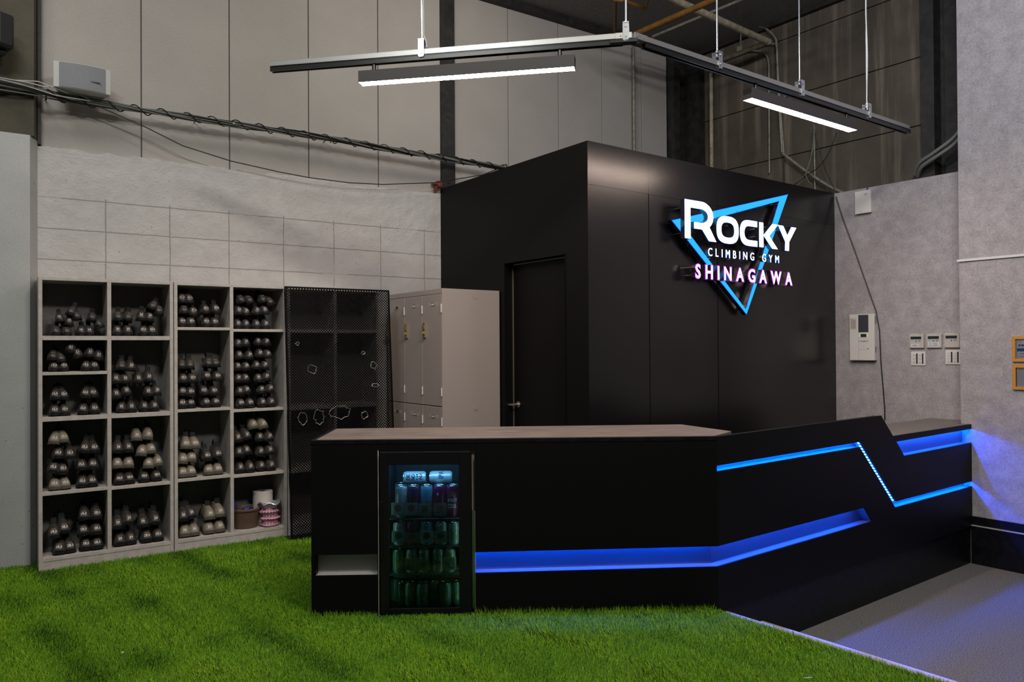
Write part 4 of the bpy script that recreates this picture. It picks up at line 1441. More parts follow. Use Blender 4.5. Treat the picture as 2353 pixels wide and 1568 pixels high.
shelf_unit(-.004, .788, 'grey shoe shelf at the far left by the concrete pier', [1.489, 1.258, .972, .495], [1.489, .972, .491], .397)
shelf_unit(.789, .778, 'grey shoe shelf with pot and paper roll, right of the leftmost one', [1.552, .981, .498], [1.542, .962, .490], .383)
shelf_unit(1.574, .735, 'grey empty shelf hidden behind the black perforated sheet', [1.545, .962, .490], [1.545, .962, .490], .372)
BOARD = {(1, 1): 1.489, (1, 2): 1.258, (1, 3): .972, (1, 4): .495, (1, 5): .08, (2, 1): 1.489, (2, 2): .972, (2, 4): .491, (2, 5): .08,
         (3, 1): 1.552, (3, 2): .981, (3, 4): .498, (3, 5): .08, (4, 1): 1.542, (4, 2): .962, (4, 4): .490, (4, 5): .08}
CUB = {(1, 1): 'top', (1, 2): 'second', (1, 3): 'third', (1, 4): 'fourth', (1, 5): 'bottom', (2, 1): 'top', (2, 2): 'second', (2, 4): 'third', (2, 5): 'bottom',
       (3, 1): 'top', (3, 2): 'second', (3, 4): 'third', (3, 5): 'bottom', (4, 1): 'top', (4, 2): 'second', (4, 4): 'third'}
COLN = {1: 'first', 2: 'second', 3: 'third', 4: 'fourth'}
BAY = {1: (.018, .381), 2: (.405, .762), 3: (.811, 1.160), 4: (1.184, 1.545)}

# climbing shoe: toe at y=0 facing -y, heel at y=.225
SEC = [(0, .013, .012, .030, 0), (.007, .024, .007, .044, 0), (.022, .0335, .002, .057, 0), (.048, .037, .0, .067, 0), (.078, .036, 0, .074, 0),
       (.105, .033, 0, .080, .0), (.122, .031, .002, .083, .25), (.145, .0295, .004, .082, 1), (.182, .029, .002, .080, 1), (.205, .026, .002, .083, .7), (.218, .019, .005, .080, 0), (.224, .009, .014, .062, 0)]


def shoe_body():
    mb = MB()
    rings = []
    for y, w_, b, t, op in SEC:
        h = t - b
        half = [(0, b), (.6 * w_, b), (.93 * w_, b + .10 * h), (w_, b + .30 * h), (.93 * w_, b + .55 * h), (.74 * w_, b + .80 * h), (.48 * w_, b + .965 * h), (.30 * w_, t - op * .030), (.16 * w_, t + .001 * (1 - op) - op * .045), ]
        ring = [(x, y, z) for x, z in half] + [(0, y, t + .001 * (1 - op) - op * .05)] + [(-x, y, z) for x, z in half[::-1][:-1]]
        rings.append(ring)
    n = len(rings[0])
    vs = [p for r in rings for p in r]
    f = []
    for i in range(len(rings) - 1):
        for k in range(n):
            l = (k + 1) % n
            f.append((i * n + k, i * n + l, (i + 1) * n + l, (i + 1) * n + k))
    f.append(tuple(range(n))); f.append(tuple(range((len(rings) - 1) * n, len(rings) * n))[::-1])
    mb.add(vs, f)
    me = mb.mesh('upper', 'shoe', smooth=80)
    o = bpy.data.objects.new('tmp', me); COL.objects.link(o)
    sb = o.modifiers.new('s', 'SUBSURF'); sb.levels = 1; sb.render_levels = 1
    dg = bpy.context.evaluated_depsgraph_get(); dg.update()
    out = bpy.data.meshes.new_from_object(o.evaluated_get(dg))
    bpy.data.objects.remove(o)
    out.polygons.foreach_set('use_smooth', [True] * len(out.polygons))
    return out


SHOE = shoe_body()
bmt = bmesh.new(); bmt.from_mesh(SHOE); TREE = BVHTree.FromBMesh(bmt)


def drape(polys, matname, name, cy=-.0, cz=.0, off=.0009, tilt=38):
    th = radians(tilt)
    d = Vector((0, cos(th), -sin(th))); V_ = Vector((0, sin(th), cos(th)))
    mb = MB()
    for v, f in polys:
        pts = []; ok = []
        for x, z in v:
            o_ = Vector((x, .02, .040)) + V_ * (z) - d * .3
            h, nn, _, _ = TREE.ray_cast(o_, d)
            ok.append(h is not None)
            pts.append(tuple(h + nn * off) if h else (0, .1, .03))
        mb.add(pts, [q_ for q_ in f if all(ok[i] for i in q_)])
    return mb.mesh(name, matname)


def grid_rect(x0, x1, z0, z1, nx=6, nz=2):
    v = [(x0 + (x1 - x0) * i / nx, z0 + (z1 - z0) * j / nz) for j in range(nz + 1) for i in range(nx + 1)]
    f = [(j * (nx + 1) + i, j * (nx + 1) + i + 1, (j + 1) * (nx + 1) + i + 1, (j + 1) * (nx + 1) + i) for j in range(nz) for i in range(nx)]
    return v, f


NUM = {}


def number_mesh(s):
    if s not in NUM:
        wd = .010 * (len(s) - (.55 if '.' in s else 0))
        v, f = fit_text(s, -wd / 2, wd / 2, -.0085, .0075, 1.02, .012, 2)
        NUM[s] = drape([(v, f)], 'numw', 'size_number')
    return NUM[s]


sole = MB()
n = 20
for z0_, z1_, gw in ((0, .010, .0016),):
    ring0 = []
    for y, w_, b, t, op in SEC:
        ring0.append((y, w_ + gw, b))
    left = [(-w_, y, b) for y, w_, b in ring0]; right_ = [(w_, y, b) for y, w_, b in ring0[::-1]]
    loop = [(0, -.0015, .012)] + right_[::-1] + left[::-1]
    m_ = len(loop)
    vs = [(x, y, z - .001) for x, y, z in loop] + [(x * 1.0, y, z + .011) for x, y, z in loop]
    sole.add(vs, [(i, (i + 1) % m_, (i + 1) % m_ + m_, i + m_) for i in range(m_)] + [tuple(range(m_))[::-1]])
SOLE = sole.mesh('sole', 'rubber', smooth=60)
loopm = MB().tube([(0.0, .216, .070), (.002, .222, .088), (.003, .218, .104), (.003, .208, .112), (.002, .200, .103), (0, .202, .080)], .0045, 6)
LOOPT = loopm.mesh('pull_tab', 'rubber', smooth=True)
TONG = MB()
TONG.add([(-.015, .098, .079), (.015, .098, .079), (.017, .118, .097), (-.017, .118, .097), (-.013, .128, .106), (.013, .128, .106), (-.015, .104, .077), (.015, .104, .077), (.017, .124, .095), (-.017, .124, .095), (-.013, .134, .104), (.013, .134, .104)],
         [(0, 1, 2, 3), (3, 2, 5, 4), (6, 9, 8, 7), (9, 10, 11, 8), (0, 3, 9, 6), (3, 4, 10, 9), (1, 7, 8, 2), (2, 8, 11, 5), (4, 5, 11, 10), (0, 6, 7, 1)])
TONGUE = TONG.mesh('tongue', 'lining', smooth=60)
MARKS = drape([grid_rect(-.013, -.009, .0135, .0155), grid_rect(-.007, -.001, .0135, .0155), grid_rect(.001, .006, .0135, .0155), grid_rect(.008, .012, .0135, .0155), grid_rect(-.012, -.002, .0180, .0200), grid_rect(.001, .012, .0180, .0200)], 'orange_mark', 'brand_marking')
STR = drape([grid_rect(-.034, -.0325, -.012, .012, 1, 6), ([(-.036, -.010), (-.034, -.012), (-.021, .020), (-.0225, .021)], [(0, 1, 2, 3)])], 'silver_mark', 'side_stripe', tilt=30)
RAND = drape([grid_rect(-.025, .025, -.0325, -.0155, 14, 5)], 'rubber', 'toe_rand', off=.0006, tilt=12)
SHOE_T = SHOE.copy(); SHOE_T.materials.clear(); SHOE_T.materials.append(M['shoet'])
if not SHOE.materials:
    SHOE.materials.append(M['shoe'])
RAND_T = RAND.copy(); RAND_T.materials.clear(); RAND_T.materials.append(M['rubbert'])
SOLE_T = SOLE.copy(); SOLE_T.materials.clear(); SOLE_T.materials.append(M['rubbert'])
CORD = MB().tube([(-.010, .150, .083), (-.013, .120, .094), (-.008, .100, .100), (-.004, .112, .094), (0, .14, .086)], .0022, 5).mesh('pull_cord', 'bluecord', smooth=True)

SHOES=[(1,1,[[(0.092,1.526,'',0),(0.158,1.524,'',0),(0.234,1.527,'16',0),(0.277,1.531,'16',0)],[(0.117,1.613,'15',0),(0.165,1.591,'15',0),(0.297,1.623,'',0),(0.335,1.581,'',0)],[(0.167,1.659,'',0),(0.212,1.631,'',0)]]),(1,2,[[(0.084,1.299,'19.5',0),(0.141,1.295,'19.5',0),(0.259,1.296,'19.5',0),(0.311,1.295,'19.5',0)],[(0.073,1.369,'',0),(0.13,1.356,'',0),(0.28,1.387,'21',0),(0.33,1.367,'21',0)],[(0.167,1.417,'21',0),(0.211,1.384,'21',0)]]),(1,3,[[(0.086,1.014,'22.5',0),(0.144,1.015,'22.5',0),(0.242,1.013,'22.5',0),(0.311,1.006,'22.5',0)],[(0.089,1.117,'22.5',0),(0.141,1.114,'22.5',0),(0.251,1.12,'22.5',0),(0.305,1.121,'22.5',0)]]),(2,1,[[(0.446,1.536,'20',0),(0.509,1.539,'20',0),(0.6,1.533,'20.5',0),(0.659,1.534,'20.5',0)],[(0.449,1.629,'',0),(0.506,1.63,'',0),(0.585,1.632,'20',0),(0.64,1.629,'20',0)],[(0.65,1.711,'',0),(0.7,1.678,'',0)]]),(2,2,[[(0.466,1.015,'23',0),(0.529,1.015,'23',0),(0.608,1.025,'23',0),(0.673,1.018,'23',0)],[(0.445,1.109,'23',0),(0.505,1.127,'23',0),(0.633,1.115,'23',0),(0.689,1.12,'23',0)],[(0.442,1.209,'23',0),(0.502,1.207,'23',0),(0.575,1.205,'23',0),(0.636,1.214,'23',0)],[(0.469,1.298,'',0),(0.526,1.291,'23',0)]]),(1,4,[[(0.083,0.539,'25.5',1),(0.147,0.536,'25.5',1),(0.239,0.54,'25.5',0),(0.299,0.534,'25.5',0)],[(0.069,0.649,'25.5',0),(0.131,0.636,'25.5',0),(0.239,0.65,'25.5',0),(0.302,0.651,'25.5',0)],[(0.103,0.737,'25.5',0),(0.174,0.731,'25.5',0),(0.245,0.762,'25.5',0),(0.314,0.757,'25.5',0)],[(0.078,0.833,'25.5',1),(0.136,0.839,'25.5',1)]]),(1,5,[[(0.106,0.115,'28.5',0),(0.173,0.139,'28.5',0),(0.259,0.119,'28.5',0),(0.325,0.115,'28.5',0)],[(0.083,0.233,'28.5',0),(0.144,0.255,'28.5',0),(0.253,0.226,'28.5',0),(0.323,0.223,'28.5',0)],[(0.253,0.325,'28.5',0),(0.32,0.324,'28.5',0)]]),(2,4,[[(0.453,0.542,'26.0',0),(0.519,0.539,'26.0',0),(0.606,0.537,'26.0',0),(0.688,0.54,'26.0',0)],[(0.444,0.645,'26',1),(0.51,0.642,'26',1),(0.629,0.628,'26',1),(0.698,0.636,'26',1)],[(0.444,0.747,'26',0),(0.51,0.745,'26',0),(0.587,0.714,'26',1),(0.655,0.726,'26',1)],[(0.561,0.819,'26',1),(0.63,0.821,'26',1)]]),(2,5,[[(0.458,0.12,'29',0),(0.525,0.138,'29',0),(0.621,0.121,'29.5',0),(0.692,0.117,'29.5',0)],[(0.443,0.241,'29',0),(0.509,0.264,'29',0),(0.602,0.23,'29',0),(0.674,0.239,'29',0)]]),(3,1,[[(0.852,1.592,'20.5',0),(0.913,1.596,'20.5',0),(1.007,1.594,'20.5',0),(1.07,1.598,'20.5',0)],[(0.861,1.685,'',0),(0.922,1.674,'21.5',0),(1.008,1.688,'20.5',0),(1.077,1.693,'20.5',0)],[(0.838,1.762,'21.5',0),(0.896,1.76,'21.5',0)]]),(3,2,[[(0.845,1.01,'23.5',0),(0.909,1.01,'23.5',0),(1.009,1.008,'23.5',0),(1.075,1.008,'23.5',0)],[(0.845,1.109,'23.5',0),(0.906,1.103,'23.5',0),(0.997,1.109,'23.5',0),(1.066,1.104,'23.5',0)],[(0.854,1.201,'23.5',0),(0.924,1.199,'23.5',0),(1.015,1.213,'23.5',0),(1.084,1.208,'23.5',0)],[(0.834,1.298,'',0),(0.892,1.297,'',0),(1.019,1.31,'',0),(1.085,1.309,'',0)]]),(4,1,[[(1.227,1.59,'21',0),(1.287,1.591,'21',0),(1.36,1.599,'21',0),(1.428,1.596,'21',0)],[(1.237,1.684,'21',0),(1.296,1.679,'21',0),(1.363,1.687,'21',0),(1.425,1.692,'21',0)],[(1.259,1.772,'',0),(1.328,1.771,'',0),(1.415,1.777,'',0),(1.477,1.762,'',0)]]),(4,2,[[(1.247,1.013,'24.0',0),(1.316,1.01,'24.0',0),(1.4,1.019,'24',0),(1.468,1.013,'24',0)],[(1.235,1.097,'24',0),(1.295,1.105,'24',0),(1.393,1.104,'24',0),(1.462,1.109,'24',0)],[(1.226,1.191,'24',0),(1.288,1.192,'24',0),(1.371,1.19,'24',0),(1.436,1.198,'24',0)],[(1.232,1.278,'24',0),(1.292,1.277,'24',0),(1.359,1.282,'24',0),(1.423,1.284,'24',0)],[(1.242,1.361,'24',0),(1.308,1.358,'24',0),(1.388,1.37,'24',0),(1.456,1.366,'24',0)],[(1.227,1.449,'24',0),(1.289,1.452,'24',0),(1.375,1.461,'24',0),(1.443,1.458,'24',0)]]),(3,4,[[(0.85,0.54,'26.5',1),(0.912,0.551,'26.5',1),(1.019,0.545,'26.5',1),(1.086,0.538,'26.5',1)],[(0.844,0.638,'26.5',1),(0.906,0.646,'26.5',1),(1.015,0.644,'26.5',0),(1.083,0.652,'26.5',0)],[(0.87,0.74,'26.5',1),(0.936,0.738,'26.5',1)]]),(3,5,[[(0.859,0.125,'30',1),(0.924,0.148,'30',1),(1.024,0.123,'31',1),(1.099,0.12,'31',1)],[(0.85,0.238,'30',0),(0.912,0.251,'30',0),(1.031,0.228,'30',1),(1.102,0.237,'30',1)]]),(4,4,[[(1.242,0.541,'27',0),(1.313,0.553,'27',0),(1.395,0.538,'27',0),(1.468,0.535,'27',0)],[(1.232,0.654,'27',0),(1.295,0.664,'27',0),(1.388,0.645,'27',0),(1.461,0.65,'27',0)],[(1.232,0.759,'27',0),(1.299,0.773,'27',0),(1.385,0.752,'27',0),(1.458,0.75,'27',0)],[(1.342,0.85,'27',1),(1.418,0.849,'27',1)]])]
ORD = ['first', 'second', 'third', 'fourth']
ROWN = ['bottom', 'second', 'third', 'fourth', 'fifth', 'sixth']


def scale_of(num):
    try:
        v = float(num)
    except ValueError:
        v = 18.5
    return .80 + (v - 15) / 14 * .32


rs = random.Random(11)
for col_, cub, rows in SHOES:
    fl = BOARD[(col_, cub)]
    x_lo, x_hi = BAY[col_]
    for ri, row in enumerate(rows):
        for k, (x, z, num, tp) in enumerate(row):
            ref = num or next((e[2] for r in rows for e in r if e[2]), '20')
            sc_ = scale_of(ref) * (.93 if cub != 1 else .98)
            hw = .037 * sc_
            x = min(max(x, x_lo + hw + .002), x_hi - hw - .002)
            if k and k % 2 == 1 and x - px < 2 * hw * .80:
                x = px + 2 * hw * .80
            elif k and x - px < 2 * hw * .84:
                x = px + 2 * hw * .84
            x = min(x, x_hi - hw - .001)
            px = x
            base = fl + .002 if ri == 0 else z - .047 * sc_
            lab = '%s %sclimbing shoe, %s from left in %s row, %s cubby, %s column' % ('taupe' if tp else 'black', (num + ' ') if num else 'small ', ORD[k], ROWN[ri], CUB[(col_, cub)], COLN[col_])
            yw = rs.uniform(-.09, .09) + (.07 if k % 2 else -.07)
            yd = .018 + rs.uniform(0, .012) + .004 * ri
            o = inframe(FW, 'climbing_shoe', lab, 'shoe', x, yd, base, 'rental shoes in the %s cubby of the %s column' % (CUB[(col_, cub)], COLN[col_]))
            roll = 0 if ri == 0 else rs.uniform(-.16, .16)
            if cub in (1,) and not num and ri >= 1:
                roll = rs.uniform(-.45, .45)
            o.rotation_euler = (0 if ri == 0 else rs.uniform(-.05, .02), roll, FW.rz + yw)
            mir = -1 if k % 2 else 1
            o.scale = (sc_ * mir, sc_ * .98, sc_ * 1.12)
            link('upper', SHOE_T if tp else SHOE, o)
            link('sole', SOLE_T if tp else SOLE, o)
            link('toe_rand', RAND_T if tp else RAND, o)
            link('pull_tab', LOOPT, o)
            link('tongue', TONGUE, o)
            link('side_stripe', STR, o)
            if num:
                q_ = link('size_number', number_mesh(num), o)
                q_.scale = (mir, 1, 1)
            if not (col_ == 1 and cub == 1) and num not in ('26.0',):
                link('brand_marking', MARKS, o)
            if (col_ * 7 + cub * 5 + ri * 3 + k) % 6 == 0:
                link('pull_cord', CORD, o)

# ------------------------------------------------------------------ pot, roll and bag in the last cubby
def ws(u, v, y=0):
    return FW.hit(u, v, y)


zb = .080
x, _ = ws(563, 1190, .13)
o = inframe(FW, 'flower_pot', 'brown round pot holding blue things on the lowest shelf', 'pot', x + .004, .135, zb + .001)
part('pot_body', MB().lathe([(.0, 0), (.082, .0), (.088, .006), (.102, .125), (.110, .128), (.112, .140), (.107, .145), (.102, .140), (.097, .125), (.082, .012), (0, .010)], 40), 'clay', o, smooth=50)
o = inframe(FW, 'tool_handle', 'dark blue tools lying in the brown pot', 'tool', x + .004, .135, zb + .012)
mb = MB().tube([(-.055, .0, .0), (-.075, .0, .10), (-.088, .0, .165), (-.094, 0, .205)], [.016, .020, .024, .010], 10)
mb.tube([(-.05, .03, .06), (.0, -.02, .118), (.045, -.035, .132)], [.018, .024, .012], 8).tube([(.0, .04, .06), (.02, .0, .125), (.03, -.05, .130)], .012, 8)
part('handles', mb, 'bluefab', o, smooth=True)
x, _ = ws(606, 1180, .15)
o = inframe(FW, 'paper_roll', 'tall white paper roll standing behind the pink bag', 'roll', x, .175, zb + .001)
part('paper', MB().lathe([(.018, .0), (.072, 0), (.072, .243), (.068, .246), (.024, .246), (.020, .243), (.020, .0)], 40), 'roll', o, smooth=50)
part('core', MB().lathe([(.0195, .001), (.0195, .244), (.0175, .244), (.0175, .001)], 20), 'clay', o, smooth=True)
x, _ = ws(620, 1190, .05)
o = inframe(FW, 'sock_bag', 'clear bag of pink patterned cloth on the lowest shelf', 'bag', x + .004, .070, zb + .001)
prof = []
r5 = random.Random(9)
for i in range(13):
    t = i / 12
    r_ = .058 + .010 * sin(t * 19) + (.004 if i % 2 else 0)
    if i == 0: r_ = .05
    prof.append((r_, t * .145))
prof = [(0, 0)] + prof + [(.0, .148)]
body = MB().lathe(prof, 26)
body.v = [(a * (1 + .10 * sin(3 * atan2(b, a) + c * 40)), b * (1 + .08 * sin(2 * atan2(b, a) + c * 60)), c) for a, b, c in body.v]
part('cloth', body, 'pink', o, smooth=True, label='pink cloth')
mb = MB()
for rw in range(5):
    for k in range(10):
        a = -pi / 2 + (k - 4.5) * .30; z_ = .022 + rw * .026
        rr = .0695 + .006 * sin((z_ / .145) * 19)
        for s_ in (-.05, .05):
            mb.tube([(rr * cos(a + s_), rr * sin(a + s_), z_), (rr * cos(a + s_), rr * sin(a + s_), z_ + .014)], .0016, 4)
        mb.tube([(rr * cos(a - .05), rr * sin(a - .05), z_ + .014), (rr * cos(a + .05), rr * sin(a + .05), z_ + .014)], .0016, 4)
part('dark_pattern', mb, 'ink', o)['kind'] = 'stuff'
body = MB().lathe([(.060, .143), (.075, .158), (.082, .170), (.078, .178), (.060, .160), (.02, .152)], 26)
body.v = [(a * (1 + .09 * sin(5 * atan2(b, a))), b * (1 + .12 * sin(4 * atan2(b, a))), c + .008 * sin(6 * atan2(b, a))) for a, b, c in body.v]
part('film_mouth', body, 'polybag', o, smooth=True, label='crumpled silvery film mouth')

# ------------------------------------------------------------------ perforated sheet
lean = atan2(.13, 1.86)
o = inframe(FW, 'perforated_sheet', 'tall black perforated metal sheet leaning against the last shelf', 'metal sheet', 1.540, -.178, .001)
PW, PH = .840, 1.865
sh = bpy.data.objects.new('sheet', None)
bpy.data.objects.remove(sh)
pan = part('sheet', MB().box(0, PW, 0, .0022, 0, PH), 'perf', o)
frm = part('edge_fold', MB().box(0, .004, 0, .022, 0, PH).box(PW - .004, PW, 0, .022, 0, PH).box(0, PW, .0, .022, PH - .003, PH), 'railblack', o)
torn = [(717, 849, 8, 9), (858, 840, 6, 8), (862, 886, 7, 4), (683, 791, 3, 3), (834, 812, 3, 3), (695, 962, 8, 13), (733, 959, 9, 15), (781, 948, 19, 14), (837, 955, 6, 8)]
pls = Fr(tuple(FW.w(1.540, -.178 + .07, 0))[:2], AZW)
for u, v, ru, rv in torn:
    yy = -.178 + .13 * (1.4 - (v - 790) * 3.3e-3) / 1.86
    x, z = FW.hit(u, v, yy - .003)
    k = 5.75 / FPX * 1.06
    r6 = random.Random(u)
    pts = []
    nn_ = 17
    for i in range(nn_):
        a = 2 * pi * i / nn_
        j = r6.uniform(.82, 1.18)
        pts.append((x - 1.540 + ru * k * 1.2 * cos(a) * j, -.004 - r6.uniform(0, .006), z / cos(lean) + rv * k * sin(a) * j))
    mb = MB().tube(pts, .0022, 5, closed=True)
    for i in range(0, nn_, 2):
        p = pts[i]; mb.tube([p, (p[0] + r6.uniform(-.012, .012), p[1] - .006, p[2] + r6.uniform(-.012, .012))], .0014, 4)
    part('torn_edge', mb, 'alu', o, label='bright torn edge of a hole')
o.rotation_euler = (-lean, 0, FW.rz)

# ------------------------------------------------------------------ lockers
o = inframe(FD, 'locker_bank', 'grey beige steel locker bank beside the booth door', 'locker', -1.912, -.545, 0)
LW, LD, LH = .880, .535, 1.848
mb = MB().box(0, LW, 0.012, LD, .06, LH - .03)
# the doors face away from the booth wall: local x along the wall, y towards it
part('body', MB().box(.0, LW, .018, LD, .03, LH), 'locker', o, bevel=.003)
part('front_frame', MB().box(0, LW, .0, .018, LH - .038, LH).box(0, LW, 0, .018, .03, .075).box(0, .010, 0, .018, .075, LH - .038).box(LW - .010, LW, 0, .018, .075, LH - .038).box(.297, .301, .004, .018, .075, LH - .038).box(.588, .592, .004, .018, .075, LH - .038), 'locker', o, bevel=.001)
part('base', MB().box(.01, LW - .01, .03, LD - .02, 0, .03), 'locker', o)
mb = MB()
for u, v in ((1089, 681), (1091, 944)):
    pass
for yy_, zz_ in ((.30, 1.795), (.30, .925)):
    mb.cyl((LW, yy_, zz_), (LW + .002, yy_, zz_), .021, 24).cyl((LW + .002, yy_, zz_), (LW + .003, yy_, zz_), .017, 24)
part('hole_cover', mb, 'locker', o, smooth=True)
for c_ in range(3):
    xa = .010 + c_ * .2893 + (.0015 if c_ else 0); xb = xa + .284
    for z0_, z1_ in ((.952, LH - .041), (.078, .946)):
        d_ = part('door', MB().box(xa, xb, -.001, .017, z0_, z1_), 'locker', o, bevel=.003)
        zc = z1_ - .075
        xm = (xa + xb) / 2 + .015
        link('name_plate', MB().box(xm - .022, xm + .022, -.004, -.001, zc - .013, zc - .009).box(xm - .022, xm + .022, -.004, -.001, zc + .009, zc + .013).box(xm - .022, xm - .018, -.004, -.001, zc - .009, zc + .009).box(xm + .018, xm + .022, -.004, -.001, zc - .009, zc + .009).mesh('name_plate', 'nickel'), d_)
        link('name_card', MB().box(xm - .018, xm + .018, -.0022, -.001, zc - .009, zc + .009).mesh('name_card', 'ink' if c_ == 0 else 'roll'), d_)
        lv = MB()
        for s_ in (-1, 1):
            for k in range(4):
                xx = xm + s_ * (.034 + k * .009)
                lv.box(xx - .0015, xx + .0015, -.003, -.001, zc - .014, zc + .014)
        link('vent_slots', lv.mesh('vent_slots', 'locker'), d_)
        for zh in (z1_ - .11, z0_ + .11):
            link('hinge', MB().cyl((xb + .001, -.005, zh - .032), (xb + .001, -.005, zh + .032), .0055, 10).box(xb - .012, xb, -.003, -.0, zh - .03, zh + .03).mesh('hinge', 'plastic', smooth=40), d_)
        lk = MB().box(xa + .022, xa + .052, -.016, -.001, z1_ - .33, z1_ - .215).box(xa + .026, xa + .048, -.022, -.016, z1_ - .262, z1_ - .235)
        lk.cyl((xa + .037, -.016, z1_ - .295), (xa + .037, -.026, z1_ - .295), .012, 16).box(xa + .034, xa + .040, -.040, -.026, z1_ - .305, z1_ - .285).box(xa + .026, xa + .048, -.0165, -.0158, z1_ - .228, z1_ - .220)
        link('coin_lock', lk.mesh('coin_lock', 'brass', smooth=40), d_)

# ------------------------------------------------------------------ speakers, cables and pipes
x, z = FW.hit(118, 205, .16)
o = inframe(FW, 'wall_speaker', 'grey and white wall speaker above the cable bundle', 'speaker', .083, .14, 3.125)
pr = [(0, .0), (.335, .0), (.335, .165), (0, .165)]
mb = MB()
n = 10
top_v = []
W_ = .338
fr_pts = [(W_ * i / n, -.03 * sin(pi * i / n)) for i in range(n + 1)]
poly = fr_pts + [(W_ * .86, .16), (W_ * .14, .16)]
mb.slab(poly, 0, .172)
part('cabinet', mb, 'spk', o, smooth=50, bevel=.004)
mb = MB()
for i in range(1, n - 1):
    a, b = fr_pts[i], fr_pts[i + 1]
    xa = a[0] if i > 1 else W_ * .10; xb = b[0] if i < n - 2 else W_ * .885
    mb.add([(a[0], a[1] - .003, .005), (b[0], b[1] - .003, .005), (b[0], b[1] - .003, .167), (a[0], a[1] - .003, .167)], [(0, 1, 2, 3)])
part('grille', mb, 'felt', o, smooth=True)
part('badge', MB().box(W_ * .64, W_ * .80, -.034, -.028, .062, .070), 'dgrey', o)
part('bracket', MB().box(W_ * .42, W_ * .58, .12, .26, .05, .12), 'spk', o)
o = inframe(FW, 'wall_speaker', 'black speaker cut by the left picture edge', 'speaker', -.36, -.02, 3.235)
mb = MB().slab([(-.08, .0), (.02, -.045), (.16, -.045), (.235, .0), (.18, .16), (-.02, .16)], .035, .245).slab([(-.06, .02), (.14, .02), (.20, .03), (.15, .15), (.0, .15)], .0, .035)
part('cabinet', mb, 'spkb', o, smooth=30, bevel=.025)
part('grille', MB().box(.03, .15, -.048, -.045, .06, .225), 'steel_dark', o)
part('bracket', MB().box(.05, .12, .15, .23, .08, .16), 'spkb', o)

# cable bundle
x0, x1 = -1.0, 3.87
bd = thing('cable_bundle', 'bundle of grey and black cables strung along the pale panels', 'cable', (FW.o.x, FW.o.y, 0), FW.rz)
rc = random.Random(21)


def by(x):
    return .25 - .10 * min(1, max(0, (.20 - x) / .25))


def bz(x):
    return 3.083 + .012 * cos((x - 1.4) * 1.2) + (.0 if x > 0 else .004 * x)


NB = 90
for k in range(13):
    ph = rc.uniform(0, 6.28); rr = .010 + .015 * rc.random(); sp_ = rc.uniform(2, 5)
    pts = []
    for i in range(NB + 1):
        x = x0 + (x1 - x0) * i / NB
        fade = 1 if x > .5 else 1 + .9 * max(0, (.5 - x))
        pts.append((x, by(x) + rr * cos(ph + x * sp_) * fade, bz(x) + rr * sin(ph + x * sp_) * fade))
    part('cable_strand', MB().tube(pts, .0050 if k % 3 else .0062, 6), ['cable2', 'cable', 'cable2', 'cable', 'cable2'][k % 5], bd, smooth=True)
pts = []
turns = 22
for i in range(turns * 10 + 1):
    t = i / (turns * 10)
    x = .05 + t * 3.8
    a = 2 * pi * turns * t
    pts.append((x, by(x) - .030 * sin(a), bz(x) + .030 * cos(a)))
part('binding_cord', MB().tube(pts, .0042, 6), 'cable', bd, smooth=True, label='black cord wound round the bundle')
for k, pp in enumerate([[(-.25, .12, 3.12), (-.05, .11, 3.115), (.03, .13, 3.11), (.085, .16, 3.13)], [(-.3, .13, 3.10), (0, .12, 3.135), (.16, .18, 3.11), (.24, .22, 3.125), (.33, .24, 3.09)], [(-.4, .13, 3.13), (-.1, .12, 3.10), (.1, .18, 3.08), (.3, .22, 3.09)]]):
    part('loose_wire', MB().tube(pp, .0035, 6), 'cable3', bd, smooth=True, label='loose white wire')
part('yellow_tie', MB().box(1.238, 1.252, .222, .226, 3.085, 3.098), yel, bd)
for xb_ in (.05, 1.0, 2.0, 3.0, 3.7):
    part('wall_hook', MB().cyl((xb_, .40, 3.10), (xb_, .23, 3.105), .004, 6).cyl((xb_, .23, 3.105), (xb_, .23, 3.055), .004, 6), 'steel_dark', bd)
pts = [FW.w(x, .25 + .0 * i, z) for i, (x, z) in enumerate([(.325, 3.079), (.636, 2.979), (.893, 2.877), (1.228, 2.811), (1.586, 2.774), (1.828, 2.758), (2.155, 2.756), (2.464, 2.777), (2.96, 2.850), (3.226, 2.92), (3.456, 2.98), (3.60, 3.05)])]
o = link('hanging_wire', MB().tube(pts, .0042, 7).mesh('hanging_wire', 'cable', smooth=True))
tag(o, 'thin black wire sagging below the cable bundle', 'cable')
# red clamp beside the booth
x, z = FW.hit(1005, 430, .33)
o = inframe(FW, 'iron_clamp', 'rusty red iron clamp on top of the block wall', 'clamp', x, .36, 2.775)
part('stem', MB().box(-.008, .012, -.01, .02, 0, .085), 'rust', o)
part('head', MB().box(-.035, .050, -.025, .025, .080, .098).box(.012, .052, -.03, .03, .06, .12), 'rust', o, bevel=.004)

# pipes in the far corner
def kp(u, v, y=-.05):
    x, z = FK.hit(u, v, y)
    return FK.w(x, y, z)


def pipe(name, label, pts, r, m, cat='pipe', wave=0, group=None):
    if wave:
        out = []; rr = []
        for a, b in zip(pts[:-1], pts[1:]):
            nseg = max(2, int((b - a).length / .02))
            for i in range(nseg):
                out.append(a.lerp(b, i / nseg)); rr.append(r * (1 + wave * (i % 2)))
        out.append(pts[-1]); rr.append(r)
        pts, r = out, rr
    o = link(name, MB().tube(pts, r, 10).mesh(name, m, smooth=True))
    return tag(o, label, cat, group)


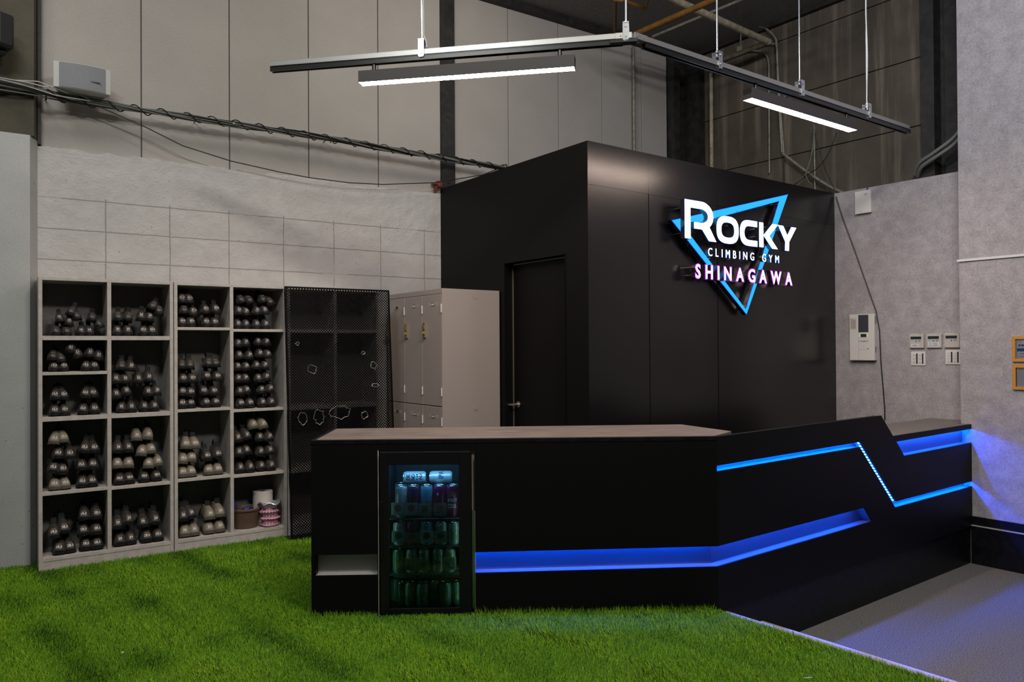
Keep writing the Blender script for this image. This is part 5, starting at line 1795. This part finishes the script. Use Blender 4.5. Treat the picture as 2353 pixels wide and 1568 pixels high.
def smooth_path(pts, n=6):
    out = []
    P_ = [pts[0]] + pts + [pts[-1]]
    for i in range(1, len(P_) - 2):
        for k in range(n):
            t = k / n
            a, b, c, d = P_[i - 1], P_[i], P_[i + 1], P_[i + 2]
            out.append(.5 * ((2 * b) + (c - a) * t + (2 * a - 5 * b + 4 * c - d) * t * t + (3 * b - a - 3 * c + d) * t ** 3))
    out.append(pts[-1])
    return out


pipe('wrapped_pipe', 'cream pipe wound with tape in the far corner', [kp(1634, 168, -.04), kp(1635.5, 420, -.04)], .020, 'pipew', wave=.10)
pipe('conduit', 'thin upright conduit at left on the sooty wall', smooth_path([kp(1705, 119, -.03), kp(1735, 117, -.03), kp(1758, 124, -.03), kp(1766, 145, -.03), kp(1767, 200, -.03), kp(1768, 398, -.03)]), .009, 'pipe', 'conduit')
pipe('conduit', 'bent conduit running from ceiling down to the slanting one', smooth_path([kp(1742, 0, -.05), kp(1741, 55, -.05), kp(1760, 66, -.05), kp(1780, 85, -.05), kp(1785, 110, -.05), kp(1788, 200, -.05), kp(1797, 350, -.05)]), .011, 'pipe', 'conduit')
pipe('conduit', 'short conduit beside the bent one, meeting the diagonal pipe', smooth_path([kp(1762, 100, -.05), kp(1776, 101, -.05), kp(1784, 110, -.05), kp(1790, 200, -.05), kp(1801, 352, -.05)]), .008, 'pipe', 'conduit')
pipe('conduit', 'slanting grey conduit going down behind the booth corner', smooth_path([kp(1798, 352, -.06), kp(1850, 392, -.06), kp(1905, 428, -.06), kp(1945, 446, -.06)]), .014, 'pipe', 'conduit')
pipe('conduit', 'thin dark conduit below the joint of the slanting conduit', [kp(1801, 362, -.03), kp(1803, 430, -.03)], .006, 'cable', 'conduit')
pipe('conduit', 'faint upright pipe under the right lamp', [kp(1871, 300, -.02), kp(1873, 450, -.02)], .009, 'pipe', 'conduit')
g_ = 'twin grey flexible conduits'
pipe('flexible_conduit', 'upper of two grey flexible conduits bending beside the papered pier', smooth_path([kp(2215, 285, -.10), kp(2190, 318, -.12), kp(2145, 352, -.14), kp(2113, 375, -.12), kp(2102, 402, -.05)]), .016, 'cable2', 'conduit', .06, g_)
pipe('flexible_conduit', 'lower of two grey flexible conduits bending beside the papered pier', smooth_path([kp(2222, 292, -.10), kp(2194, 330, -.12), kp(2152, 360, -.14), kp(2118, 384, -.12), kp(2109, 406, -.05)]), .016, 'cable2', 'conduit', .06, g_)


def cp(u, v, z):
    d = _F * FPX + CX * (u - 1176.5) - CU * (v - 784)
    return CAMPOS + d * ((z - EYE) / d.z)


pipe('ceiling_pipe', 'ochre brown pipe crossing under the ceiling', [cp(1452, 82, 4.35), cp(1640, 0, 4.35), cp(1760, -60, 4.35)], .028, 'orange')
pipe('ceiling_pipe', 'pale dusty pipe running diagonally to the far corner', [cp(1500, -25, 4.45), cp(1560, 5, 4.45), cp(1766, 97, 4.45)], .034, 'pipew')
pipe('ceiling_pipe', 'pale dusty pipe coming off the diagonal one toward left', [cp(1766, 97, 4.44), cp(1700, 122, 4.44), cp(1655, 138, 4.44)], .024, 'pipew')
pipe('ceiling_pipe', 'thin grey pipe crossing above the ochre one', [cp(1500, 84, 4.5), cp(1700, 1, 4.5), cp(1760, -25, 4.5)], .014, 'pipe')
pipe('ceiling_pipe', 'brown square looped pipe at the top of the picture', [cp(1413, 85, 4.55), cp(1414, 0, 4.55), cp(1430, 0, 4.55), cp(1485, 20, 4.55), cp(1490, -10, 4.55)], .016, 'orange')
pipe('conduit', 'thin conduit dropping with a small box from the ceiling', [cp(1700, -10, 4.5), kp(1704, 60, -.15), kp(1701, 105, -.05)], .008, 'pipe', 'conduit')
o = tag(link('junction_box', MB().box(-.03, .03, -.02, .02, -.045, .045).mesh('junction_box', 'pipe'), None, kp(1700, 115, -.03), FK.rz, bevel=.004), 'small grey junction box on a conduit in far corner', 'box')
pipe('upright_pipe', 'thin grey pipe standing against the last pale panels', [FW.w(5.438, .36, 2.6), FW.w(5.438, .36, CEIL - .1)], .017, 'pipe')
for k, (pp, lab) in enumerate([([(1870, 285), (1868, 330), (1856, 390), (1835, 415), (1805, 423)], 'loose grey wire hanging in a loop below the right lamp'), ([(1872, 290), (1869, 340), (1853, 395), (1857, 415), (1865, 425)], 'loose grey wire with curled end below the right lamp'),
                               ([(1868, 290), (1880, 340), (1893, 380), (1905, 410), (1918, 436)], 'thin dark wire falling toward the booth corner'), ([(1922, 305), (1905, 350), (1880, 385), (1850, 405), (1822, 428)], 'thin dark wire curving down below the right lamp')]):
    pipe('loose_wire', lab, smooth_path([kp(u, v, -.12) for u, v in pp]), .004, 'cable' if k > 1 else 'cable2', 'wire')

# ------------------------------------------------------------------ turf
rng = np.random.default_rng(5)


def inside(X, Y):
    ok = (Y > 2.55) & (np.abs(X) < .80 * Y + .45) & (Y < 7)
    # right edge: the nosing
    nx, ny = D(50.8).x, D(50.8).y
    ok &= ((X - e0.x) * nx + (Y - e0.y) * ny) < -.004
    # shelves and sheet
    wx = (X - FW.o.x) * FW.x.x + (Y - FW.o.y) * FW.x.y
    wy = (X - FW.o.x) * FW.y.x + (Y - FW.o.y) * FW.y.y
    ok &= (wy < -.006) | ((wx < -.008) & (wy < .195))
    ok &= ~((wx > 1.53) & (wy > -.19))
    # counter
    fx = (X - FF.o.x) * FF.x.x + (Y - FF.o.y) * FF.x.y
    fy = (X - FF.o.x) * FF.y.x + (Y - FF.o.y) * FF.y.y
    ok &= (fy < -.004) | ((fx < -.004))
    ok &= ~((fx > .34) & (fx < .85) & (fy > -.034) & (fy < 0))
    return ok


N0 = 1200000
Yr = 2.55 + (6.6 - 2.55) * rng.random(N0) ** 1.25
Xr = (rng.random(N0) * 2 - 1) * (.80 * Yr + .45)
k = inside(Xr, Yr)
X, Y = Xr[k], Yr[k]
n = min(len(X), 400000)
X, Y = X[:n], Y[:n]
cl = np.sin(X * 7.1 + 2 * np.sin(Y * 5.3)) + np.sin(Y * 8.7 + 1.7 * np.sin(X * 6.1)) + .8 * np.sin((X + Y) * 17)
ang = 1.9 + .55 * cl + rng.normal(0, 1.0, n)
L_ = (.017 + .012 * rng.random(n)) * (1 + .06 * cl)
# tufts stand taller where the turf meets the counter
fy = (X - FF.o.x) * FF.y.x + (Y - FF.o.y) * FF.y.y
fx = (X - FF.o.x) * FF.x.x + (Y - FF.o.y) * FF.x.y
near = (fy > -.03) & (fx > -.02)
L_ = np.where(near, L_ * (1.1 + .7 * rng.random(n) ** 3), L_)
lean_ = .35 + .75 * rng.random(n)
lean_ = np.where(near, lean_ * .5, lean_)
wd = (.0007 + .0005 * rng.random(n)) * (1 + .18 * (Y - 2.5))
dx, dy = np.cos(ang), np.sin(ang)
wa = ang + np.pi / 2 + rng.normal(0, .5, n)
wx_, wy_ = np.cos(wa) * wd, np.sin(wa) * wd
V = np.zeros((n, 5, 3), dtype=np.float32)
for i, (t, ww) in enumerate(((0, 1), (.55, .8), (1, 0))):
    h = L_ * t * np.cos(lean_ * t * .9)
    r_ = L_ * t * np.sin(lean_ * (.35 + .65 * t))
    if i < 2:
        V[:, i * 2, 0] = X + dx * r_ - wx_ * ww; V[:, i * 2, 1] = Y + dy * r_ - wy_ * ww; V[:, i * 2, 2] = h
        V[:, i * 2 + 1, 0] = X + dx * r_ + wx_ * ww; V[:, i * 2 + 1, 1] = Y + dy * r_ + wy_ * ww; V[:, i * 2 + 1, 2] = h
    else:
        V[:, 4, 0] = X + dx * r_; V[:, 4, 1] = Y + dy * r_; V[:, 4, 2] = h
me = bpy.data.meshes.new('turf_grass')
me.vertices.add(n * 5)
me.vertices.foreach_set('co', V.reshape(-1))
base = (np.arange(n) * 5)[:, None]
quad = (base + np.array([[0, 1, 3, 2]])).astype(np.int32)
tri_ = (base + np.array([[2, 3, 4]])).astype(np.int32)
loops = np.concatenate([quad, tri_], axis=1).reshape(-1)
me.loops.add(n * 7)
me.loops.foreach_set('vertex_index', loops)
me.polygons.add(n * 2)
st_ = (np.arange(n) * 7)[:, None] + np.array([[0, 4]])
me.polygons.foreach_set('loop_start', st_.reshape(-1).astype(np.int32))
me.polygons.foreach_set('loop_total', np.tile(np.array([4, 3], dtype=np.int32), n))
me.materials.append(M['grass'])
me.update(calc_edges=True)
at = me.attributes.new('tint', 'FLOAT', 'POINT')
tn = np.clip(rng.normal(.5, .2, n) + .06 * cl, 0, 1)
tv = np.repeat(tn[:, None], 5, axis=1)
at.data.foreach_set('value', tv.reshape(-1).astype(np.float32))
o = link('turf_grass', me)
tag(o, 'bright green artificial turf covering the platform', 'turf', kind='stuff')
for i, (u, v, r_, lab) in enumerate([(282, 1500, .006, 'tiny pale crumb lying on the turf at bottom left'), (491, 1316, .003, 'tiny white speck on the turf between shelves and counter')]):
    d = _F * FPX + CX * (u - 1176.5) - CU * (v - 784)
    P = CAMPOS + d * ((.024 - EYE) / d.z)
    mb = MB()
    mb.lathe([(0, -r_ * .5), (r_ * .8, -r_ * .3), (r_, 0), (r_ * .6, r_ * .4), (0, r_ * .5)], 7)
    tag(link('crumb', mb.mesh('crumb', 'roll'), None, P), lab, 'crumb')
d = _F * FPX + CX * (1857 - 1176.5) - CU * (1558 - 784)
P = CAMPOS + d * ((.026 - EYE) / d.z)
tag(link('straw_bit', MB().box(-.018, .018, -.0015, .0015, -.001, .001).mesh('straw_bit', 'roll'), None, P, .2), 'pale straw bit on the turf near the bottom edge', 'straw')
